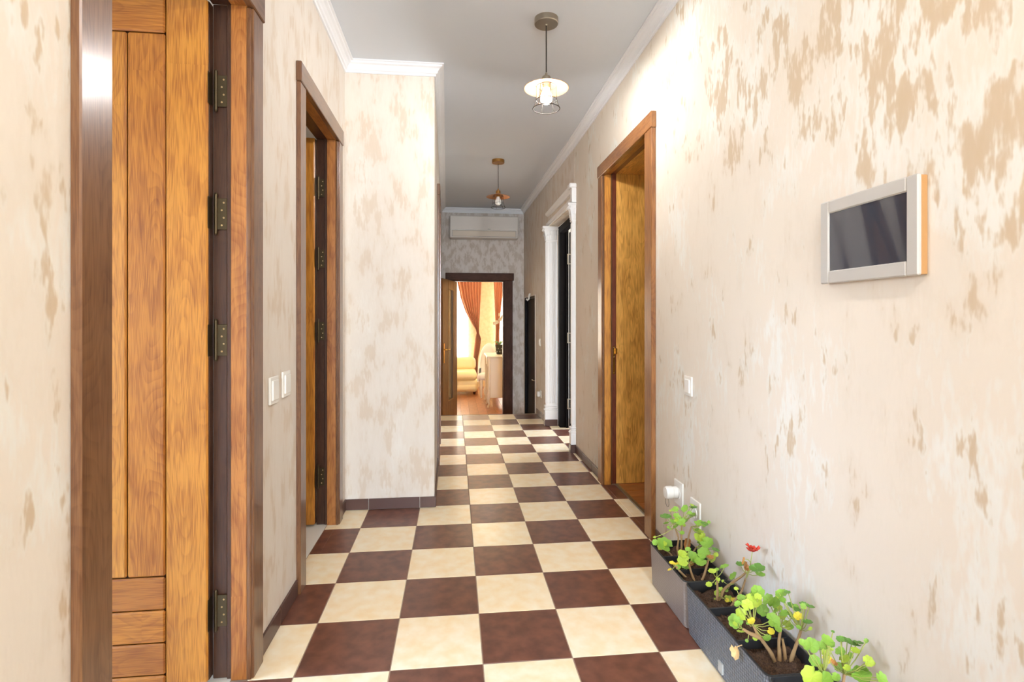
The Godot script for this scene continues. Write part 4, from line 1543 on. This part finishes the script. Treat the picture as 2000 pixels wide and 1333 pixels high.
func planter(label: String, d0: float, d1: float, m: Material, bars: Array, level: float, tagged: bool) -> void:
	var mid := (d0 + d1) / 2
	var o := thing("planter", V(0.930, 0, mid), label, "planter", "planters in a row along the right wall")
	var h := 0.176
	var w := 0.086
	var l := (d1 - d0) / 2
	var t := 0.004
	# the four sides lean outwards a little; corners are rounded
	var st := begin()
	var rows := []
	var ys := [0.0, 0.004, h]
	for i in 3:
		var y: float = ys[i]
		var s := lerpf(-0.006, 0.0, y / h) - (0.004 if i == 0 else 0.0)
		rows.append(round_rect(w + s, l + s, 0.018, y))
	side_uv(st, rows)
	obj("body", st, m, o)
	st = begin()
	var inner := [round_rect(w + 0.0015, l + 0.0005, 0.018, h), round_rect(w + 0.0015, l + 0.0005, 0.018, h + 0.003), round_rect(w - t, l - t, 0.015, h + 0.003), round_rect(w - t, l - t, 0.015, level - 0.02)]
	grid(st, inner, true)
	obj("rim", st, M.planter_inner, o)
	for b in bars:
		st = begin()
		hbox(st, -w + t, w - t, h - 0.03, h - 0.002, b - mid - 0.003, b - mid + 0.003, 0.001)
		obj("divider", st, M.planter_inner, o)
	# soil: a rough, lumpy surface
	st = begin()
	var n := FastNoiseLite.new()
	n.seed = int(d0 * 100)
	n.frequency = 28.0
	n.fractal_octaves = 4
	var soil := []
	var nz := int(l * 2 / 0.006)
	for i in nz + 1:
		var line := []
		for j in 29:
			var x := lerpf(-w + t, w - t, j / 28.0)
			var z := lerpf(-l + t, l - t, float(i) / nz)
			line.append(Vector3(x, level + 0.018 * n.get_noise_2d(x, z), z))
		soil.append(line)
	grid(st, soil)
	obj("soil", st, M.soil, o)
	st = begin()
	for k in 46:
		var p := Vector3(rng.randf_range(-w + 0.015, w - 0.015), 0, rng.randf_range(-l + 0.015, l - 0.015))
		p.y = level + 0.018 * n.get_noise_2d(p.x, p.z) + 0.002
		var s := rng.randf_range(0.004, 0.010)
		rbox(st, p, Vector3(s * rng.randf_range(0.8, 1.6), s * 0.8, s), s * 0.38, 2)
	var crumbs := obj("soil_crumbs", st, M.soil, o)
	crumbs.set_meta("kind", "stuff")
	if tagged:
		st = begin()
		hbox(st, -w - 0.0005, -w + 0.006, 0.018, 0.052, 1.595 - mid, 1.622 - mid, 0.001)
		obj("tag", st, M.label_grey, o)

func round_rect(hx: float, hz: float, r: float, y: float) -> Array:
	var out := []
	for c in [[1, 1], [-1, 1], [-1, -1], [1, -1]]:
		var start: float = {1: 0.0, -1: PI}[c[0]] if c[0] == c[1] else (PI / 2 if c[0] < 0 else PI * 1.5)
		for i in 6:
			var a := start + (PI / 2) * i / 5.0
			out.append(Vector3(c[0] * (hx - r) + cos(a) * r, y, c[1] * (hz - r) + sin(a) * r))
	return out

# the wall between rings, with uv in metres round and up
func side_uv(st: SurfaceTool, rows: Array) -> void:
	var n: int = rows[0].size()
	var run := [0.0]
	for j in n:
		run.append(run[j] + (rows[0][(j + 1) % n] - rows[0][j]).length())
	for i in rows.size() - 1:
		for j in n:
			var k := (j + 1) % n
			var q := [rows[i][j], rows[i][k], rows[i + 1][k], rows[i + 1][j]]
			var c: Vector3 = (q[0] + q[1] + q[2] + q[3]) / 4.0
			var nn: Vector3 = (q[1] - q[0]).cross(q[3] - q[0]).normalized()
			if nn.dot(Vector3(c.x, 0, c.z)) < 0.0:
				nn = -nn
			quad(st, q, nn, [Vector2(run[j], q[0].y), Vector2(run[j + 1], q[1].y), Vector2(run[j + 1], q[2].y), Vector2(run[j], q[3].y)])

# ------------------------------------------------------------------ geraniums
func leaf_shape(sd: int) -> Mesh:
	# a round scalloped blade of unit radius, notched where the stalk joins, slightly cupped and pleated
	var r := RandomNumberGenerator.new()
	r.seed = sd
	var rings := []
	var n := 36
	var cup := r.randf_range(0.1, 0.3)
	var fold := r.randf_range(-0.12, 0.12)
	var ph := r.randf() * TAU
	for i in 5:
		var t := 0.02 + 0.98 * i / 4.0
		var line := []
		for j in n:
			var a := TAU * j / n
			var edge := 0.93 + 0.055 * cos(a * 7.0 + ph) + 0.025 * cos(a * 14.0 + ph)
			edge *= 1.0 - 0.45 * exp(-pow((a - PI) / 0.2, 2.0))
			var rad := t * lerpf(1.0, edge, t)
			var y := cup * t * t + 0.04 * t * cos(a * 7.0 + ph) + fold * cos(a) * t + 0.05 * t * sin(a * 2.0 + sd)
			line.append(Vector3(cos(a) * rad, y, sin(a) * rad))
		rings.append(line)
	var st := begin()
	grid(st, rings, true)
	return st.commit()

func make_plants() -> void:
	var shapes := [leaf_shape(1), leaf_shape(2), leaf_shape(3), leaf_shape(4)]
	plant("leafy geranium with tall pale stems at the far end of the planters", LEAVES_A, shapes,
		[[[0.935, 0.13, 2.125], [0.926, 0.19, 2.122], [0.929, 0.237, 2.12], [0.905, 0.298, 2.118]], [[0.94, 0.13, 2.12], [0.943, 0.20, 2.12], [0.943, 0.265, 2.12], [0.948, 0.315, 2.118]], [[0.945, 0.13, 2.115], [0.962, 0.20, 2.11], [0.968, 0.25, 2.105], [0.975, 0.29, 2.095]], [[0.95, 0.13, 2.11], [0.975, 0.18, 2.09], [0.98, 0.22, 2.06]], [[0.925, 0.13, 2.12], [0.895, 0.17, 2.13]]], 0.005)
	plant("low forked geranium in the front part of the brownish planter", LEAVES_B, shapes,
		[[[0.923, 0.125, 1.93], [0.89, 0.15, 1.945], [0.865, 0.175, 1.955], [0.845, 0.20, 1.955]], [[0.923, 0.125, 1.93], [0.95, 0.155, 1.94], [0.966, 0.195, 1.945], [0.972, 0.225, 1.94]], [[0.92, 0.125, 1.935], [0.91, 0.17, 1.96], [0.905, 0.20, 1.97]]], 0.006)
	plant("sparse geranium with one red flower behind the first divider", LEAVES_C, shapes,
		[[[0.93, 0.12, 1.79], [0.95, 0.18, 1.79], [0.968, 0.215, 1.77], [0.982, 0.262, 1.725], [0.986, 0.285, 1.705]], [[0.955, 0.12, 1.76], [0.972, 0.165, 1.75], [0.984, 0.205, 1.73], [0.988, 0.26, 1.71]], [[0.925, 0.12, 1.79], [0.927, 0.18, 1.785], [0.922, 0.235, 1.78]], [[0.945, 0.12, 1.80], [0.948, 0.14, 1.80], [0.955, 0.15, 1.805]]], 0.0055)
	plant("bushy yellow-green geranium with thick stems in the middle planter", LEAVES_D, shapes,
		[[[0.945, 0.115, 1.46], [0.925, 0.165, 1.46], [0.899, 0.203, 1.462], [0.884, 0.226, 1.466], [0.872, 0.25, 1.468]], [[0.947, 0.115, 1.455], [0.949, 0.165, 1.46], [0.949, 0.2, 1.462], [0.954, 0.245, 1.46]], [[0.97, 0.115, 1.45], [0.978, 0.16, 1.445], [0.984, 0.19, 1.44], [0.988, 0.225, 1.43], [0.986, 0.26, 1.415]], [[0.965, 0.115, 1.455], [0.966, 0.165, 1.46], [0.962, 0.205, 1.465]], [[0.89, 0.215, 1.462], [0.862, 0.225, 1.472], [0.845, 0.235, 1.478]]], 0.0064)
	plant("green geranium at the bottom edge in the nearest planter", LEAVES_E, shapes,
		[[[0.93, 0.115, 1.22], [0.925, 0.2, 1.22], [0.91, 0.27, 1.22]], [[0.935, 0.115, 1.215], [0.955, 0.19, 1.22], [0.965, 0.265, 1.22]], [[0.935, 0.115, 1.21], [0.965, 0.17, 1.20], [0.982, 0.23, 1.19]], [[0.925, 0.115, 1.215], [0.9, 0.18, 1.21], [0.88, 0.235, 1.205]]], 0.006)

func plant(label: String, leaves: Array, shapes: Array, stems: Array, thick: float) -> void:
	var b: Array = stems[0][0]
	var base := V(b[0], b[1], b[2])
	var o := thing("geranium", base, label, "plant", "geraniums in the planters")
	var tips := []
	for s in stems:
		var pts := []
		var rad := []
		var i := 0
		for q in s:
			pts.append(V(q[0], q[1], q[2]) - base)
			rad.append(thick * (1.0 - 0.45 * i / (s.size() - 1.0)))
			i += 1
		var fine := []
		var fr := []
		for k in pts.size() - 1:
			for m in 3:
				var t := m / 3.0
				var p0: Vector3 = pts[maxi(k - 1, 0)]
				var p3: Vector3 = pts[mini(k + 2, pts.size() - 1)]
				fine.append(pts[k].cubic_interpolate(pts[k + 1], p0, p3, t))
				fr.append(lerpf(rad[k], rad[k + 1], t) * rng.randf_range(0.9, 1.12))
		fine.append(pts[-1])
		fr.append(rad[-1])
		var st := begin()
		tube(st, fine, fr, 8)
		obj("stem", st, M.stem, o)
		for k in range(fine.size() / 2, fine.size()):
			tips.append(fine[k])
	var n := 0
	var all := leaves.duplicate()
	for l in leaves:
		if l[4] != "b":
			var q: Array = [clampf(l[0] + rng.randf_range(-0.028, 0.028), 0.80, 1.008), l[1] + rng.randf_range(-0.022, 0.02), l[2] + rng.randf_range(-0.025, 0.025), l[3] * rng.randf_range(0.45, 0.7), ["g", "y", "g", l[4]][rng.randi() % 4]]
			all.append(q)
	for l in all:
		var c: Vector3 = V(l[0], l[1], l[2]) - base
		var size: float = l[3]
		var lf := inst("leaf", shapes[n % 4], M["leaf_" + l[4]], o)
		# the blade faces up and towards the lamps, at its own slant
		var up := Vector3(rng.randf_range(-0.75, 0.15), rng.randf_range(0.5, 1.0), rng.randf_range(-0.2, 0.85)).normalized()
		if l[4] == "d":
			up = Vector3(rng.randf_range(-0.3, 0.3), 1.0, rng.randf_range(-0.2, 0.4)).normalized()
		var best: Vector3 = tips[0]
		for t in tips:
			var below: Vector3 = t - Vector3(0, 0.02, 0)
			if (below - c).length() < (best - Vector3(0, 0.02, 0) - c).length():
				best = t
		var away := c - best
		away = (away - up * away.dot(up))
		away = away.normalized() if away.length() > 0.001 else up.cross(Vector3.RIGHT).normalized()
		var bs := Basis(away, up, away.cross(up))
		lf.basis = bs.scaled_local(Vector3.ONE * size)
		lf.position = c
		if l[4] == "b":
			lf.basis = lf.basis.scaled_local(Vector3(1.0, 3.0, 0.55))
		var stalk := begin()
		var foot := c - away * size * 0.15
		var knee := (best + foot) / 2.0 + Vector3(0, -0.006, 0)
		var inv := lf.transform.affine_inverse()
		tube(stalk, [inv * best, inv * knee, inv * foot], [0.0013 / size], 5)
		obj("leaf_stalk", stalk, M.stalk, lf)
		n += 1
	if "flower" in label:
		var st := begin()
		var p0 := V(0.985, 0.27, 1.70) - base
		var p1 := V(0.985, 0.335, 1.672) - base
		var p2 := V(0.988, 0.372, 1.668) - base
		tube(st, [p0, (p0 + p1) / 2 + Vector3(0.002, 0, 0.002), p1, p2], [0.002, 0.0018, 0.0015, 0.001], 6)
		tube(st, [p1, p1 + Vector3(-0.010, 0.010, 0.0), p1 + Vector3(-0.022, 0.010, -0.004)], [0.0014, 0.0012, 0.001], 5)
		obj("flower_stalk", st, M.stalk, o)
		st = begin()
		for k in 14:
			var a := TAU * k / 4.7
			var c := p2 + Vector3(cos(a) * 0.0055 * (k % 3), 0.002 + 0.0045 * (k % 3), sin(a) * 0.0055 * (k % 3))
			var rows := []
			for i in 4:
				var line := []
				for j in 7:
					var t := i / 3.0
					var q := a + (j - 3) * 0.25
					line.append(c + Vector3(cos(q) * 0.014 * t, 0.006 * t + 0.003 * cos(j * 1.5), sin(q) * 0.014 * t))
				rows.append(line)
			grid(st, rows)
		obj("flower", st, M.flower, o)
		st = begin()
		for k in 3:
			rbox(st, p1 + Vector3(-0.022 - 0.004 * k, 0.012 - 0.006 * k, -0.004 + 0.003 * k), Vector3(0.006, 0.010, 0.006), 0.0028, 2)
		obj("bud", st, M.leaf_b, o)

# leaves: x, height, depth, radius, kind of green
var LEAVES_A := [[0.866,0.332,2.102,0.024,"d"],[0.920,0.354,2.123,0.013,"g"],[0.954,0.357,2.111,0.019,"g"],[0.998,0.354,2.127,0.018,"d"],[0.989,0.322,2.129,0.024,"g"],[0.909,0.335,2.090,0.017,"g"],[0.923,0.319,2.086,0.021,"g"],[0.971,0.291,2.144,0.022,"g"],[0.900,0.311,2.103,0.014,"g"],[0.915,0.292,2.101,0.017,"g"],[0.985,0.321,2.046,0.021,"g"],[0.985,0.334,2.002,0.016,"d"],[0.891,0.276,2.130,0.008,"g"],[0.989,0.281,2.062,0.023,"y"],[0.987,0.266,2.048,0.023,"y"],[0.874,0.199,2.137,0.036,"g"],[0.834,0.215,2.132,0.014,"g"],[0.992,0.263,1.993,0.027,"g"],[0.982,0.274,1.908,0.016,"d"],[0.994,0.248,2.046,0.023,"g"],[0.966,0.207,2.118,0.026,"b"]]
var LEAVES_B := [[0.965,0.236,1.965,0.027,"g"],[0.883,0.231,1.977,0.020,"y"],[0.882,0.214,1.965,0.024,"y"],[0.924,0.219,1.979,0.022,"g"],[0.942,0.215,1.943,0.024,"g"],[0.864,0.196,1.971,0.016,"Y"],[0.829,0.213,1.946,0.013,"Y"],[0.904,0.178,1.980,0.015,"g"],[0.925,0.191,1.977,0.020,"b"],[0.975,0.235,1.922,0.017,"b"]]
var LEAVES_C := [[0.892,0.270,1.755,0.015,"y"],[0.883,0.221,1.760,0.012,"y"],[0.968,0.253,1.813,0.019,"g"],[0.984,0.237,1.776,0.018,"g"],[0.982,0.334,1.628,0.026,"d"],[0.983,0.298,1.734,0.015,"d"],[0.988,0.302,1.712,0.016,"b"],[0.995,0.290,1.705,0.012,"b"],[0.930,0.208,1.793,0.010,"y"],[0.951,0.172,1.810,0.014,"y"],[0.937,0.165,1.805,0.012,"y"],[0.949,0.144,1.814,0.014,"y"],[0.968,0.148,1.792,0.015,"y"],[0.975,0.161,1.756,0.015,"Y"],[0.983,0.103,1.805,0.010,"y"]]
var LEAVES_D := [[0.850,0.317,1.493,0.013,"g"],[0.870,0.321,1.488,0.014,"y"],[0.874,0.321,1.465,0.024,"y"],[0.891,0.342,1.475,0.020,"g"],[0.838,0.325,1.440,0.017,"y"],[0.931,0.310,1.483,0.020,"g"],[0.938,0.310,1.465,0.020,"g"],[0.947,0.347,1.445,0.018,"g"],[0.954,0.361,1.429,0.010,"d"],[0.957,0.288,1.485,0.017,"y"],[0.919,0.276,1.494,0.019,"g"],[0.946,0.297,1.431,0.015,"g"],[0.984,0.306,1.453,0.015,"d"],[0.988,0.304,1.436,0.011,"d"],[0.992,0.332,1.416,0.011,"d"],[0.976,0.352,1.365,0.014,"d"],[0.976,0.299,1.413,0.014,"Y"],[0.982,0.300,1.380,0.014,"d"],[0.997,0.264,1.471,0.010,"g"],[0.828,0.289,1.460,0.018,"y"],[0.833,0.248,1.495,0.022,"g"],[0.855,0.274,1.447,0.012,"Y"],[0.909,0.283,1.430,0.021,"g"],[0.979,0.242,1.467,0.015,"y"],[0.902,0.253,1.427,0.011,"Y"],[0.897,0.227,1.439,0.012,"g"],[0.826,0.240,1.454,0.012,"y"],[0.879,0.211,1.468,0.008,"y"]]
var LEAVES_E := [[0.860,0.357,1.196,0.019,"g"],[0.894,0.372,1.188,0.015,"g"],[0.918,0.321,1.246,0.012,"g"],[0.915,0.352,1.207,0.013,"g"],[0.998,0.324,1.252,0.016,"d"],[0.983,0.340,1.215,0.019,"d"],[0.999,0.341,1.217,0.014,"d"],[0.955,0.350,1.221,0.010,"d"],[0.963,0.314,1.230,0.013,"g"],[0.891,0.299,1.227,0.014,"g"],[0.905,0.285,1.224,0.009,"y"],[0.921,0.315,1.228,0.010,"y"],[0.943,0.284,1.251,0.012,"Y"],[0.967,0.300,1.220,0.014,"y"],[0.991,0.325,1.173,0.013,"y"],[0.867,0.276,1.202,0.025,"y"],[0.899,0.264,1.206,0.024,"g"],[0.985,0.254,1.253,0.019,"g"],[0.987,0.279,1.191,0.024,"g"],[0.984,0.314,1.129,0.015,"g"],[0.943,0.290,1.226,0.010,"b"]]
